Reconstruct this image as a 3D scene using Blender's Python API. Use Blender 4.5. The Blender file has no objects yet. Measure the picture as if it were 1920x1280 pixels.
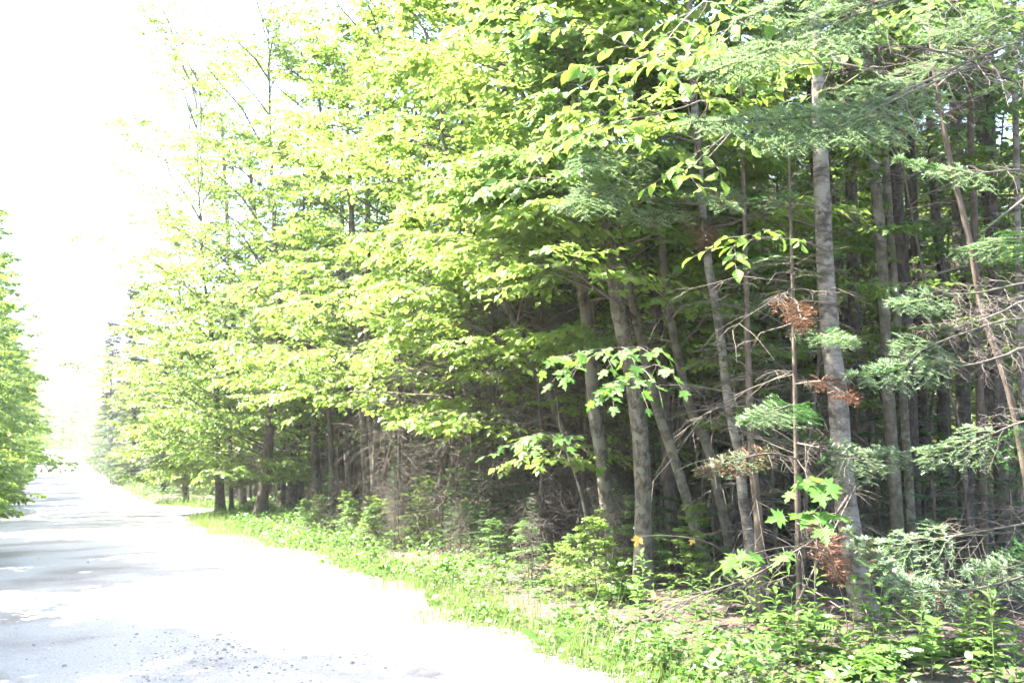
import bpy, math
import numpy as np
from mathutils import Matrix, Vector

# ------------------------------------------------------------------ camera, sky, sun, exposure
sc = bpy.context.scene
C = sc.collection
W0, F0, HOR, CAMZ = 1920.0, 1884.0, 800.0, 1.6
PITCH = math.atan((HOR - 640.0) / F0)
cam_d = bpy.data.cameras.new('camera')
cam_d.sensor_width = 36.0
cam_d.lens = 36.0 * F0 / W0
cam_d.clip_start = 0.05
cam_d.clip_end = 3000
cam_d.dof.use_dof = True
cam_d.dof.focus_distance = 7.5
cam_d.dof.aperture_fstop = 4.0
cam = bpy.data.objects.new('camera', cam_d)
C.objects.link(cam)
cam.location = (0, 0, CAMZ)
cam.rotation_euler = (math.pi / 2 + PITCH, 0, 0)
sc.camera = cam

SUN_EL, SUN_FROM = math.radians(58), Vector((-0.985, 0.05, 0)).normalized()
to_sun = Vector((SUN_FROM.x * math.cos(SUN_EL), SUN_FROM.y * math.cos(SUN_EL), math.sin(SUN_EL)))
world = bpy.data.worlds.new('World')
sc.world = world
world.use_nodes = True
wn = world.node_tree
sky = wn.nodes.new('ShaderNodeTexSky')
sky.sky_type = 'NISHITA'
sky.sun_disc = False
sky.sun_elevation = SUN_EL
sky.sun_rotation = math.atan2(SUN_FROM.x, SUN_FROM.y)
sky.dust_density = 2.5
sky.air_density = 1.0
sky.ozone_density = 1.0
bg = wn.nodes['Background']
bg.inputs[1].default_value = 0.12
wn.links.new(sky.outputs[0], bg.inputs[0])
sun_d = bpy.data.lights.new('sun', 'SUN')
sun_d.energy = 5.0
sun_d.angle = math.radians(0.53)
sun_d.color = (1.0, 0.95, 0.87)
sun = bpy.data.objects.new('sun', sun_d)
C.objects.link(sun)
sun.rotation_euler = to_sun.to_track_quat('Z', 'Y').to_euler()

sc.view_settings.view_transform = 'Standard'
sc.view_settings.look = 'None'
sc.view_settings.gamma = 1
sc.view_settings.exposure = 3.8
sc.render.engine = 'CYCLES'
cy = sc.cycles
cy.max_bounces = 7
cy.diffuse_bounces = 4
cy.glossy_bounces = 2
cy.transmission_bounces = 5
cy.transparent_max_bounces = 4
cy.volume_bounces = 1
cy.sample_clamp_indirect = 8
cy.use_denoising = True
try:
    cy.denoiser = 'OPENIMAGEDENOISE'
    cy.denoising_input_passes = 'RGB_ALBEDO_NORMAL'
except Exception:
    pass
cy.use_adaptive_sampling = True
cy.adaptive_threshold = 0.02

# ------------------------------------------------------------------ geometry helpers
UP = np.array([0.0, 0.0, 1.0])


def nrm(a):
    return a / np.maximum(np.linalg.norm(a, axis=-1, keepdims=True), 1e-9)


def pix(px, py, Y):
    """World point at depth Y seen at photo pixel (px, py)."""
    u = (px - 960.0) / F0
    v = (640.0 - py) / F0
    dy = math.cos(PITCH) - v * math.sin(PITCH)
    dz = math.sin(PITCH) + v * math.cos(PITCH)
    k = Y / dy
    return np.array([u * k, Y, CAMZ + dz * k])


# road axis: right edge passes ROAD_P, runs along ROAD_D; t > 0 is the forest on the right
ROAD_P = np.array([0.73, 6.3])
ROAD_D = np.array([-0.4142, 0.9102])
ROAD_N = np.array([0.9102, 0.4142])
ROAD_W = 4.7
_S = np.array([-40, -10, 0, 3, 7.2, 14.5, 26, 37, 59, 103, 170, 213, 260, 330, 700], float)
_Z = np.array([.05, .02, 0, 0, -.09, -.44, -.95, -1.33, -1.72, -2.05, -2.2, -2.3, -3.2, -4.2, -4.5], float)
_sd = np.linspace(-40, 700, 1481)
_zd = np.interp(_sd, _S, _Z)
_zd = np.convolve(np.pad(_zd, 6, mode='edge'), np.ones(13) / 13, 'valid')
# the far end bends left
_curve = np.where(_sd > 150, -0.0045 * (np.maximum(_sd, 150) - 150) ** 2, 0)
_curve = np.maximum(_curve, -60)


def st(x, y):
    dx, dy = np.asarray(x, float) - ROAD_P[0], np.asarray(y, float) - ROAD_P[1]
    s = dx * ROAD_D[0] + dy * ROAD_D[1]
    t = dx * ROAD_N[0] + dy * ROAD_N[1]
    return s, t - np.interp(s, _sd, _curve)


def xy(s, t):
    s, t = np.asarray(s, float), np.asarray(t, float)
    t = t + np.interp(s, _sd, _curve)
    return ROAD_P[0] + s * ROAD_D[0] + t * ROAD_N[0], ROAD_P[1] + s * ROAD_D[1] + t * ROAD_N[1]


def edge_r(s):
    """Ragged right edge of the gravel with the pull-off further down."""
    s = np.asarray(s, float)
    e = 0.10 * np.sin(s * 1.7) + 0.07 * np.sin(s * 4.1 + 1) + 0.05 * np.sin(s * 9.3)
    return e + 2.0 * np.exp(-((s - 27) / 5.0) ** 2)


def edge_l(s):
    s = np.asarray(s, float)
    return -ROAD_W + 0.10 * np.sin(s * 1.3 + 2) + 0.06 * np.sin(s * 3.7)


def gz(x, y):
    """Ground height."""
    x, y = np.asarray(x, float), np.asarray(y, float)
    s, t = st(x, y)
    z = np.interp(s, _sd, _zd)
    bump = 0.035 * np.sin(x * 1.9 + 0.7 * y) + 0.03 * np.sin(y * 2.3 - x * 0.8) + 0.02 * np.sin(x * 5.1) * np.sin(y * 4.3)
    off = np.maximum(t - edge_r(s), edge_l(s) - t)
    out = np.clip(off / 1.2, 0, 1)
    z = z + bump * out - 0.10 * np.exp(-((off - 1.0) / 0.5) ** 2) * (off > -1)
    z = z + np.clip((off - 1.5) * 0.03, 0, 0.5)
    crown = np.clip(1 - ((t + ROAD_W / 2) / (ROAD_W / 2)) ** 2, 0, 1) * 0.05
    return z + crown * (off < 0)


def hit(px, py):
    """Ground point under a photo pixel."""
    lo, hi = 3.0, 300.0
    ys = np.geomspace(lo, hi, 900)
    prev = None
    for Y in ys:
        p = pix(px, py, Y)
        d = p[2] - float(gz(p[0], p[1]))
        if d <= 0:
            return p
        prev = p
    return prev


def tubes(P, R, sides=5, cap=False):
    """P (n,k,3), R (n,k): n tubes of k rings each."""
    n, k = P.shape[:2]
    T = np.empty_like(P)
    T[:, 1:-1] = P[:, 2:] - P[:, :-2]
    T[:, 0] = P[:, 1] - P[:, 0]
    T[:, -1] = P[:, -1] - P[:, -2]
    T = nrm(T)
    main = nrm(P[:, -1] - P[:, 0])
    ref = np.where(np.abs(main[:, 2:3]) > 0.8, np.array([[1.0, 0.13, 0]]), np.array([[0.1, 0, 1.0]]))
    U = nrm(np.cross(T, ref[:, None, :]))
    Vv = np.cross(T, U)
    a = np.arange(sides) * 2 * math.pi / sides
    V = P[:, :, None, :] + R[:, :, None, None] * (np.cos(a)[None, None, :, None] * U[:, :, None, :] + np.sin(a)[None, None, :, None] * Vv[:, :, None, :])
    V = V.reshape(-1, 3)
    base = (np.arange(n) * k * sides)[:, None, None]
    r = (np.arange(k - 1) * sides)[None, :, None]
    j = np.arange(sides)[None, None, :]
    j2 = (j + 1) % sides
    F = np.stack([base + r + j, base + r + j2, base + r + sides + j2, base + r + sides + j], -1).reshape(-1, 4)
    return V, F


def stamp(pos, d, n, size, TV, TF, width=None):
    """Stamp template verts TV (along, side, normal) at each position."""
    d = nrm(d)
    side = nrm(np.cross(n, d))
    n2 = np.cross(d, side)
    size = np.broadcast_to(size, (len(pos),))
    w = np.broadcast_to(1.0 if width is None else width, (len(pos),))
    V = (pos[:, None, :] + size[:, None, None] * (TV[None, :, 0:1] * d[:, None, :] + TV[None, :, 1:2] * w[:, None, None] * side[:, None, :]
         + TV[None, :, 2:3] * n2[:, None, :])).reshape(-1, 3)
    F = (TF[None] + (np.arange(len(pos)) * len(TV))[:, None, None]).reshape(-1, TF.shape[1])
    return V, F


KITE_V = np.array([(0, 0, 0), (.42, .36, .09), (1, 0, -.10), (.42, -.36, .09)], float)
KITE_F = np.array([(0, 2, 1), (0, 3, 2)])
NEED_V = np.array([(0, .05, 0), (0, -.05, 0), (1, 0, 0)], float)
NEED_F = np.array([(0, 1, 2)])
FLAT_V = np.array([(0, .055, 0), (0, -.055, 0), (.95, -.035, .04), (1, .035, .04)], float)
FLAT_F = np.array([(0, 1, 2, 3)])
LEAF_V = np.array([(0, 0, 0), (.22, .17, .04), (.5, .27, .06), (.78, .16, .02), (1, 0, -.10),
                   (.78, -.16, .02), (.5, -.27, .06), (.22, -.17, .04), (.35, 0, 0), (.68, 0, -.02)], float)
LEAF_F = np.array([(0, 8, 1), (8, 2, 1), (8, 9, 2), (9, 3, 2), (9, 4, 3), (4, 9, 5), (9, 6, 5), (9, 8, 6), (8, 7, 6), (8, 0, 7)])
BLADE_V = np.array([(0, .5, 0), (0, -.5, 0), (.5, .42, .03), (.5, -.42, .03), (1, 0, .16)], float)
BLADE_F = np.array([(0, 1, 3), (0, 3, 2), (2, 3, 4)])


def join(parts):
    """[(V, F)...] -> one V and a list of face arrays."""
    Vs, Fs, o = [], [], 0
    for V, F in parts:
        Vs.append(V)
        Fs.append(np.asarray(F) + o)
        o += len(V)
    return np.concatenate(Vs), Fs


def mesh(name, parts, mats, midx=None, smooth=False):
    V, Fs = join(parts)
    me = bpy.data.meshes.new(name)
    me.vertices.add(len(V))
    me.vertices.foreach_set('co', V.astype(np.float32).ravel())
    loops = np.concatenate([f.ravel() for f in Fs]).astype(np.int32)
    tot = np.concatenate([np.full(len(f), f.shape[1]) for f in Fs]).astype(np.int32)
    me.loops.add(len(loops))
    me.loops.foreach_set('vertex_index', loops)
    me.polygons.add(len(tot))
    me.polygons.foreach_set('loop_start', np.concatenate([[0], np.cumsum(tot)[:-1]]).astype(np.int32))
    me.polygons.foreach_set('loop_total', tot)
    for m in (mats if isinstance(mats, (list, tuple)) else [mats]):
        me.materials.append(m)
    if midx is not None:
        me.polygons.foreach_set('material_index', np.concatenate([np.full(len(f), i) for f, i in zip(Fs, midx)]).astype(np.int32))
    if smooth:
        me.polygons.foreach_set('use_smooth', np.ones(len(tot), bool))
    me.update(calc_edges=True)
    return me


def obj(name, me, parent=None, M=None):
    o = bpy.data.objects.new(name, me)
    C.objects.link(o)
    if parent is not None:
        o.parent = parent
    if M is not None:
        o.matrix_local = M
    return o


def thing(name, label, cat, loc=(0, 0, 0), rz=0.0, group=None, scale=None):
    o = obj(name, None)
    o.location = [float(a) for a in loc]
    o.rotation_euler = (0, 0, rz)
    if scale:
        o.scale = (scale, scale, scale)
    o['label'] = label
    o['category'] = cat
    if group:
        o['group'] = group
    return o


def tag(o, label=None, cat=None, group=None, kind=None):
    for k, v in (('label', label), ('category', cat), ('group', group), ('kind', kind)):
        if v:
            o[k] = v
    return o


def frame(pos, d, n, size):
    d = Vector([float(a) for a in d]).normalized()
    s = Vector([float(a) for a in n]).cross(d).normalized()
    n2 = d.cross(s)
    M = Matrix(((d.x, s.x, n2.x, 0), (d.y, s.y, n2.y, 0), (d.z, s.z, n2.z, 0), (0, 0, 0, 1)))
    return Matrix.Translation([float(a) for a in pos]) @ M @ Matrix.Diagonal((size, size, size, 1))


# ------------------------------------------------------------------ materials
def new_mat(name):
    m = bpy.data.materials.new(name)
    m.use_nodes = True
    nt = m.node_tree
    nt.nodes.clear()
    return m, nt, nt.nodes.new('ShaderNodeOutputMaterial')


def N(nt, t, **kw):
    n = nt.nodes.new(t)
    for k, v in kw.items():
        setattr(n, k, v)
    return n


def ramp(nt, fac, stops):
    r = N(nt, 'ShaderNodeValToRGB')
    nt.links.new(fac, r.inputs[0])
    e = r.color_ramp.elements
    while len(e) < len(stops):
        e.new(0.5)
    for el, (p, c) in zip(e, stops):
        el.position = p
        el.color = (*c, 1)
    return r.outputs[0]


def leaf_mat(name, c_lo, c_hi, t_lo, t_hi, trans=0.45, rough=0.42, spec=0.35, veins=False):
    m, nt, out = new_mat(name)
    L = nt.links.new
    geo = N(nt, 'ShaderNodeNewGeometry')
    oi = N(nt, 'ShaderNodeObjectInfo')
    add = N(nt, 'ShaderNodeMath', operation='ADD')
    L(geo.outputs['Random Per Island'], add.inputs[0])
    L(oi.outputs['Random'], add.inputs[1])
    fr = N(nt, 'ShaderNodeMath', operation='MULTIPLY')
    L(add.outputs[0], fr.inputs[0])
    fr.inputs[1].default_value = 0.5
    c = ramp(nt, fr.outputs[0], [(0.1, c_lo), (0.9, c_hi)])
    t = ramp(nt, fr.outputs[0], [(0.1, t_lo), (0.9, t_hi)])
    p = N(nt, 'ShaderNodeBsdfPrincipled')
    p.inputs['Roughness'].default_value = rough
    p.inputs['Specular IOR Level'].default_value = spec
    L(c, p.inputs['Base Color'])
    if veins:
        tc = N(nt, 'ShaderNodeTexCoord')
        w = N(nt, 'ShaderNodeTexWave')
        w.wave_type = 'BANDS'
        w.bands_direction = 'DIAGONAL'
        w.inputs['Scale'].default_value = 4.0
        w.inputs['Distortion'].default_value = 1.0
        L(tc.outputs['Object'], w.inputs['Vector'])
        b = N(nt, 'ShaderNodeBump')
        b.inputs['Strength'].default_value = 0.25
        b.inputs['Distance'].default_value = 0.05
        L(w.outputs['Fac'], b.inputs['Height'])
        L(b.outputs[0], p.inputs['Normal'])
    tr = N(nt, 'ShaderNodeBsdfTranslucent')
    L(t, tr.inputs[0])
    mx = N(nt, 'ShaderNodeMixShader')
    mx.inputs[0].default_value = trans
    L(p.outputs[0], mx.inputs[1])
    L(tr.outputs[0], mx.inputs[2])
    L(mx.outputs[0], out.inputs[0])
    return m


def bark_mat(name, stops, zs=0.25, scale=14.0, bump=0.6, lichen=None, bands=0.0, rough=0.85):
    m, nt, out = new_mat(name)
    L = nt.links.new
    tc = N(nt, 'ShaderNodeTexCoord')
    oi = N(nt, 'ShaderNodeObjectInfo')
    va = N(nt, 'ShaderNodeVectorMath', operation='ADD')
    sc_ = N(nt, 'ShaderNodeVectorMath', operation='SCALE')
    comb = N(nt, 'ShaderNodeCombineXYZ')
    L(oi.outputs['Random'], comb.inputs[0])
    L(oi.outputs['Random'], comb.inputs[2])
    L(comb.outputs[0], sc_.inputs[0])
    sc_.inputs['Scale'].default_value = 30
    L(tc.outputs['Object'], va.inputs[0])
    L(sc_.outputs[0], va.inputs[1])
    mp = N(nt, 'ShaderNodeMapping')
    mp.inputs['Scale'].default_value = (1, 1, zs)
    L(va.outputs[0], mp.inputs[0])
    n1 = N(nt, 'ShaderNodeTexNoise')
    n1.inputs['Scale'].default_value = scale
    n1.inputs['Detail'].default_value = 6
    n1.inputs['Roughness'].default_value = 0.65
    L(mp.outputs[0], n1.inputs['Vector'])
    col = ramp(nt, n1.outputs['Fac'], stops)
    if lichen:
        n2 = N(nt, 'ShaderNodeTexNoise')
        n2.inputs['Scale'].default_value = 8.0
        n2.inputs['Detail'].default_value = 5
        L(va.outputs[0], n2.inputs['Vector'])
        f = ramp(nt, n2.outputs['Fac'], [(0.5, (0, 0, 0)), (0.56, (1, 1, 1))])
        mix = N(nt, 'ShaderNodeMix', data_type='RGBA')
        L(f, mix.inputs[0])
        L(col, mix.inputs[6])
        mix.inputs[7].default_value = (*lichen, 1)
        col = mix.outputs[2]
    if bands:
        mp2 = N(nt, 'ShaderNodeMapping')
        mp2.inputs['Scale'].default_value = (1.2, 1.2, 9)
        L(va.outputs[0], mp2.inputs[0])
        n3 = N(nt, 'ShaderNodeTexNoise')
        n3.inputs['Scale'].default_value = 4.0
        n3.inputs['Detail'].default_value = 4
        L(mp2.outputs[0], n3.inputs['Vector'])
        f3 = ramp(nt, n3.outputs['Fac'], [(0.30, (bands, bands, bands)), (0.45, (0, 0, 0))])
        mix3 = N(nt, 'ShaderNodeMix', data_type='RGBA')
        L(f3, mix3.inputs[0])
        L(col, mix3.inputs[6])
        mix3.inputs[7].default_value = (0.035, 0.028, 0.024, 1)
        col = mix3.outputs[2]
    # tone differs from tree to tree
    hsv = N(nt, 'ShaderNodeHueSaturation')
    mr = N(nt, 'ShaderNodeMapRange')
    mr.inputs[3].default_value = 0.75
    mr.inputs[4].default_value = 1.25
    L(oi.outputs['Random'], mr.inputs[0])
    L(mr.outputs[0], hsv.inputs['Value'])
    L(col, hsv.inputs['Color'])
    p = N(nt, 'ShaderNodeBsdfPrincipled')
    p.inputs['Roughness'].default_value = rough
    p.inputs['Specular IOR Level'].default_value = 0.25
    L(hsv.outputs[0], p.inputs['Base Color'])
    b = N(nt, 'ShaderNodeBump')
    b.inputs['Strength'].default_value = bump
    b.inputs['Distance'].default_value = 0.02
    L(n1.outputs['Fac'], b.inputs['Height'])
    L(b.outputs[0], p.inputs['Normal'])
    L(p.outputs[0], out.inputs[0])
    return m


M_BEECH = leaf_mat('leaf_beech', (.08, .14, .026), (.125, .18, .04), (.165, .27, .038), (.25, .34, .06), .54)
M_MAPLE = leaf_mat('leaf_maple', (.055, .12, .03), (.09, .15, .04), (.11, .22, .04), (.17, .27, .06), .48)
M_BEECHV = leaf_mat('leaf_beech_near', (.075, .145, .025), (.115, .185, .035), (.13, .25, .02), (.19, .30, .035), .48, .5, .22, veins=True)
M_MAPLEV = leaf_mat('leaf_maple_near', (.045, .115, .02), (.07, .14, .03), (.08, .22, .02), (.12, .26, .03), .48, .5, .22, veins=True)
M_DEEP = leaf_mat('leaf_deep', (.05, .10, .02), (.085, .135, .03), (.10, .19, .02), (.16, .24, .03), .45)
M_HERB = leaf_mat('leaf_herb', (.05, .12, .025), (.09, .15, .04), (.08, .18, .02), (.13, .21, .04), .4)
M_GRASS = leaf_mat('grass_blade', (.07, .12, .02), (.12, .16, .05), (.09, .17, .02), (.15, .2, .05), .4)
M_FIR = leaf_mat('fir_needle', (.022, .085, .015), (.045, .12, .025), (.03, .10, .012), (.05, .13, .02), .3, .4, .45)
M_FIRTIP_LIT = leaf_mat('fir_needle_fresh_lit', (.10, .165, .085), (.15, .21, .12), (.12, .19, .07), (.16, .23, .10), .4, .38, .5)  # fresh needles, made paler so their colour stands in for sunlight on the boughs
M_CEDAR = leaf_mat('cedar_spray', (.04, .065, .035), (.075, .095, .055), (.03, .05, .02), (.05, .07, .03), .15)
M_BROWN = leaf_mat('dead_needle', (.10, .05, .03), (.17, .085, .05), (.1, .045, .025), (.12, .06, .03), .2)
M_YELLOW = leaf_mat('yellow_leaf', (.45, .30, .06), (.5, .34, .08), (.4, .25, .04), (.4, .25, .04), .4)
M_LITTER = leaf_mat('dry_leaf', (.05, .032, .02), (.13, .085, .055), (.1, .06, .03), (.15, .09, .05), .15)
M_BK_MAPLE = bark_mat('bark_maple', [(.34, (0.031, 0.025, 0.018)), (.5, (0.077, 0.064, 0.048)), (.66, (0.149, 0.127, 0.099))], .5, 26, .7, lichen=(0.130, 0.121, 0.090))
M_BK_BIRCH = bark_mat('bark_birch', [(.34, (0.037, 0.029, 0.023)), (.5, (0.108, 0.092, 0.076)), (.66, (0.223, 0.198, 0.174))], 1.6, 9, .5, lichen=(0.161, 0.146, 0.124), bands=.85)
M_BK_DARK = bark_mat('bark_dark', [(.3, (0.022, 0.018, 0.014)), (.5, (0.053, 0.042, 0.034)), (.72, (0.105, 0.088, 0.072))], .4, 22, .9)
M_BK_BROWN = bark_mat('bark_brown', [(.3, (0.031, 0.022, 0.016)), (.5, (0.071, 0.053, 0.039)), (.72, (0.112, 0.088, 0.069))], .4, 18, .6)
M_BK_SMOOTH = bark_mat('bark_smooth', [(.34, (0.043, 0.037, 0.025)), (.5, (0.077, 0.067, 0.048)), (.68, (0.118, 0.104, 0.077))], 1.0, 20, .5, lichen=(0.124, 0.118, 0.087))
M_TWIG = bark_mat('bark_twig', [(.3, (0.059, 0.048, 0.038)), (.6, (0.119, 0.098, 0.081))], 1, 10, .2)
M_DEADTWIG = bark_mat('bark_dead_twig', [(.3, (0.037, 0.030, 0.024)), (.65, (0.099, 0.084, 0.069))], 1, 10, .2)
M_STALK = leaf_mat('green_stalk', (.08, .12, .03), (.12, .15, .05), (.08, .12, .03), (.1, .14, .04), .15)


def ground_mat():
    m, nt, out = new_mat('forest_soil')
    L = nt.links.new
    tc = N(nt, 'ShaderNodeTexCoord')
    n1 = N(nt, 'ShaderNodeTexNoise')
    n1.inputs['Scale'].default_value = 9
    n1.inputs['Detail'].default_value = 8
    n1.inputs['Roughness'].default_value = .7
    L(tc.outputs['Object'], n1.inputs['Vector'])
    n2 = N(nt, 'ShaderNodeTexVoronoi')
    n2.inputs['Scale'].default_value = 14
    L(tc.outputs['Object'], n2.inputs['Vector'])
    c = ramp(nt, n1.outputs['Fac'], [(.3, (.022, .015, .010)), (.5, (.055, .038, .027)), (.7, (.12, .088, .064))])
    hs = N(nt, 'ShaderNodeMix', data_type='RGBA', blend_type='MULTIPLY')
    hs.inputs[0].default_value = .6
    L(c, hs.inputs[6])
    L(n2.outputs['Color'], hs.inputs[7])
    p = N(nt, 'ShaderNodeBsdfPrincipled')
    p.inputs['Roughness'].default_value = .95
    L(hs.outputs[2], p.inputs['Base Color'])
    b = N(nt, 'ShaderNodeBump')
    b.inputs['Distance'].default_value = .05
    L(n1.outputs['Fac'], b.inputs['Height'])
    L(b.outputs[0], p.inputs['Normal'])
    L(p.outputs[0], out.inputs[0])
    return m


def road_mat():
    m, nt, out = new_mat('pale_gravel')
    L = nt.links.new
    tc = N(nt, 'ShaderNodeTexCoord')
    n1 = N(nt, 'ShaderNodeTexNoise')
    n1.inputs['Scale'].default_value = 60
    n1.inputs['Detail'].default_value = 6
    n1.inputs['Roughness'].default_value = .7
    L(tc.outputs['Object'], n1.inputs['Vector'])
    n2 = N(nt, 'ShaderNodeTexNoise')
    n2.inputs['Scale'].default_value = .9
    n2.inputs['Detail'].default_value = 5
    L(tc.outputs['Object'], n2.inputs['Vector'])
    c1 = ramp(nt, n1.outputs['Fac'], [(.3, (.17, .162, .158)), (.5, (.275, .263, .255)), (.7, (.37, .355, .345))])
    c2 = ramp(nt, n2.outputs['Fac'], [(.35, (.62, .58, .56)), (.55, (1, 1, 1))])
    mx = N(nt, 'ShaderNodeMix', data_type='RGBA', blend_type='MULTIPLY')
    mx.inputs[0].default_value = 1
    L(c1, mx.inputs[6])
    L(c2, mx.inputs[7])
    p = N(nt, 'ShaderNodeBsdfPrincipled')
    p.inputs['Roughness'].default_value = .9
    L(mx.outputs[2], p.inputs['Base Color'])
    b = N(nt, 'ShaderNodeBump')
    b.inputs['Distance'].default_value = .012
    L(n1.outputs['Fac'], b.inputs['Height'])
    L(b.outputs[0], p.inputs['Normal'])
    L(p.outputs[0], out.inputs[0])
    return m


def stone_mat():
    m, nt, out = new_mat('grey_stone')
    geo = N(nt, 'ShaderNodeNewGeometry')
    c = ramp(nt, geo.outputs['Random Per Island'], [(0, (.10, .09, .085)), (.5, (.22, .21, .2)), (1, (.4, .39, .37))])
    p = N(nt, 'ShaderNodeBsdfPrincipled')
    p.inputs['Roughness'].default_value = .9
    nt.links.new(c, p.inputs['Base Color'])
    nt.links.new(p.outputs[0], out.inputs[0])
    return m


# ------------------------------------------------------------------ terrain and road
def grid_mesh(name, ss, ts_fn, zfn, mat):
    rows = [ts_fn(s) for s in ss]
    k = len(rows[0])
    S = np.repeat(np.asarray(ss)[:, None], k, 1)
    T = np.array(rows)
    X, Y = xy(S, T)
    Z = zfn(X, Y)
    V = np.stack([X, Y, Z], -1).reshape(-1, 3)
    i = np.arange(len(ss) - 1)[:, None] * k
    j = np.arange(k - 1)[None]
    F = np.stack([i + j, i + j + 1, i + k + j + 1, i + k + j], -1).reshape(-1, 4)
    return mesh(name, [(V, F)], mat, smooth=True)


ss = np.concatenate([np.arange(-60, -8, 4), np.arange(-8, 30, .3), np.arange(30, 80, 1), np.arange(80, 340, 5), np.arange(340, 701, 40)])


def g_ts(s):
    return np.concatenate([np.linspace(-400, -30, 12), np.linspace(-28, -6, 20), [edge_l(s) - .25, edge_l(s) + .25], [-2.3],
                           [edge_r(s) - .25, edge_r(s) + .25], np.linspace(4.2, 26, 60), np.linspace(28, 400, 14)])


def g_z(X, Y):
    s, t = st(X, Y)
    inside = (t < edge_r(s) - .1) & (t > edge_l(s) + .1)
    return gz(X, Y) - np.where(inside, .12, 0)


tag(obj('ground', grid_mesh('ground', ss, g_ts, g_z, ground_mat())), 'brown leaf-littered forest floor beside the road', 'ground', kind='structure')
rs = np.concatenate([np.arange(-12, 30, .12), np.arange(30, 80, .6), np.arange(80, 300, 4)])
M_ROAD = road_mat()
tag(obj('road', grid_mesh('road', rs, lambda s: np.linspace(edge_l(s) - .1, edge_r(s) + .1, 24), lambda X, Y: gz(X, Y) + .012, M_ROAD)),
    'pale sunlit gravel road running off to the left', 'road', kind='structure')

# loose stones on the gravel
rng = np.random.default_rng(3)
STONE_V = np.array([(-.5, -.4, 0), (.5, -.45, 0), (.55, .4, 0), (-.45, .5, 0), (-.2, -.2, .5), (.3, -.1, .42), (.2, .3, .46), (-.25, .2, .4)], float)
STONE_F = np.array([(0, 1, 5, 4), (1, 2, 6, 5), (2, 3, 7, 6), (3, 0, 4, 7), (4, 5, 6, 7)])
n = 6500
s_ = rng.uniform(-3, 26, n)
t_ = np.where(rng.random(n) < .4, edge_r(s_) - np.abs(rng.normal(0, .35, n)), rng.uniform(-4.6, 0, n))
# a loose patch where wheels have scuffed the surface
k = 3800
s_[:k] = rng.normal(1.7, .7, k)
t_[:k] = rng.normal(-2.1, .5, k) + .25 * (s_[:k] - 1.7)
X, Y = xy(s_, t_)
a = rng.uniform(0, 6.28, n)
V, F = stamp(np.stack([X, Y, gz(X, Y) + .008], -1), np.stack([np.cos(a), np.sin(a), a * 0], -1), np.tile(UP, (n, 1)),
             rng.lognormal(-4.5, .45, n), STONE_V, STONE_F)
tag(obj('gravel', mesh('gravel', [(V, F)], stone_mat())), 'loose grey stones scattered over the gravel road', 'gravel', kind='stuff')


# ------------------------------------------------------------------ growing trees
def spline(pts, k):
    """Catmull-Rom through pts, resampled to k points."""
    pts = np.asarray(pts, float)
    if len(pts) == 2:
        return np.linspace(pts[0], pts[1], k)
    P = np.concatenate([[2 * pts[0] - pts[1]], pts, [2 * pts[-1] - pts[-2]]])
    u = np.linspace(0, len(pts) - 1 - 1e-6, k)
    i = u.astype(int)
    f = (u - i)[:, None]
    p0, p1, p2, p3 = P[i], P[i + 1], P[i + 2], P[i + 3]
    return .5 * (2 * p1 + (p2 - p0) * f + (2 * p0 - 5 * p1 + 4 * p2 - p3) * f ** 2 + (3 * p1 - p0 - 3 * p2 + p3) * f ** 3)


def along(P, idx, f):
    """Point and tangent at fraction f on path idx of P (n,k,3)."""
    k = P.shape[1]
    u = np.clip(f, 0, .9999) * (k - 1)
    i = u.astype(int)
    w = (u - i)[:, None]
    A, B = P[idx, i], P[idx, i + 1]
    return A + (B - A) * w, nrm(B - A)


def side_shoots(P, L, idx, f, sign, ang, ln, rng, k=4, droop=.1, flat=.85, upv=(.02, .01, 1.0)):
    p, T = along(P, idx, f)
    side = nrm(np.cross(T, np.array([upv])))
    d = np.cos(ang)[:, None] * T + (np.sin(ang) * sign)[:, None] * side
    d[:, 2] = d[:, 2] * flat + rng.normal(0, .1, len(p))
    d = nrm(d)
    u = np.linspace(0, 1, k)[None, :, None]
    Q = p[:, None] + d[:, None] * u * ln[:, None, None]
    Q[:, :, 2] -= (droop * ln)[:, None] * (u[..., 0] ** 2)
    Q[:, 1:] += rng.normal(0, .03, Q[:, 1:].shape) * ln[:, None, None]
    return Q


def trunk_tube(path, r, sides, rng, rough=.04):
    V, F = tubes(path[None], r[None], sides)
    k = len(path)
    V = V.reshape(k, sides, 3)
    c = path[:, None]
    V = c + (V - c) * (1 + rng.normal(0, rough, (k, sides, 1)))
    return V.reshape(-1, 3), F


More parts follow.
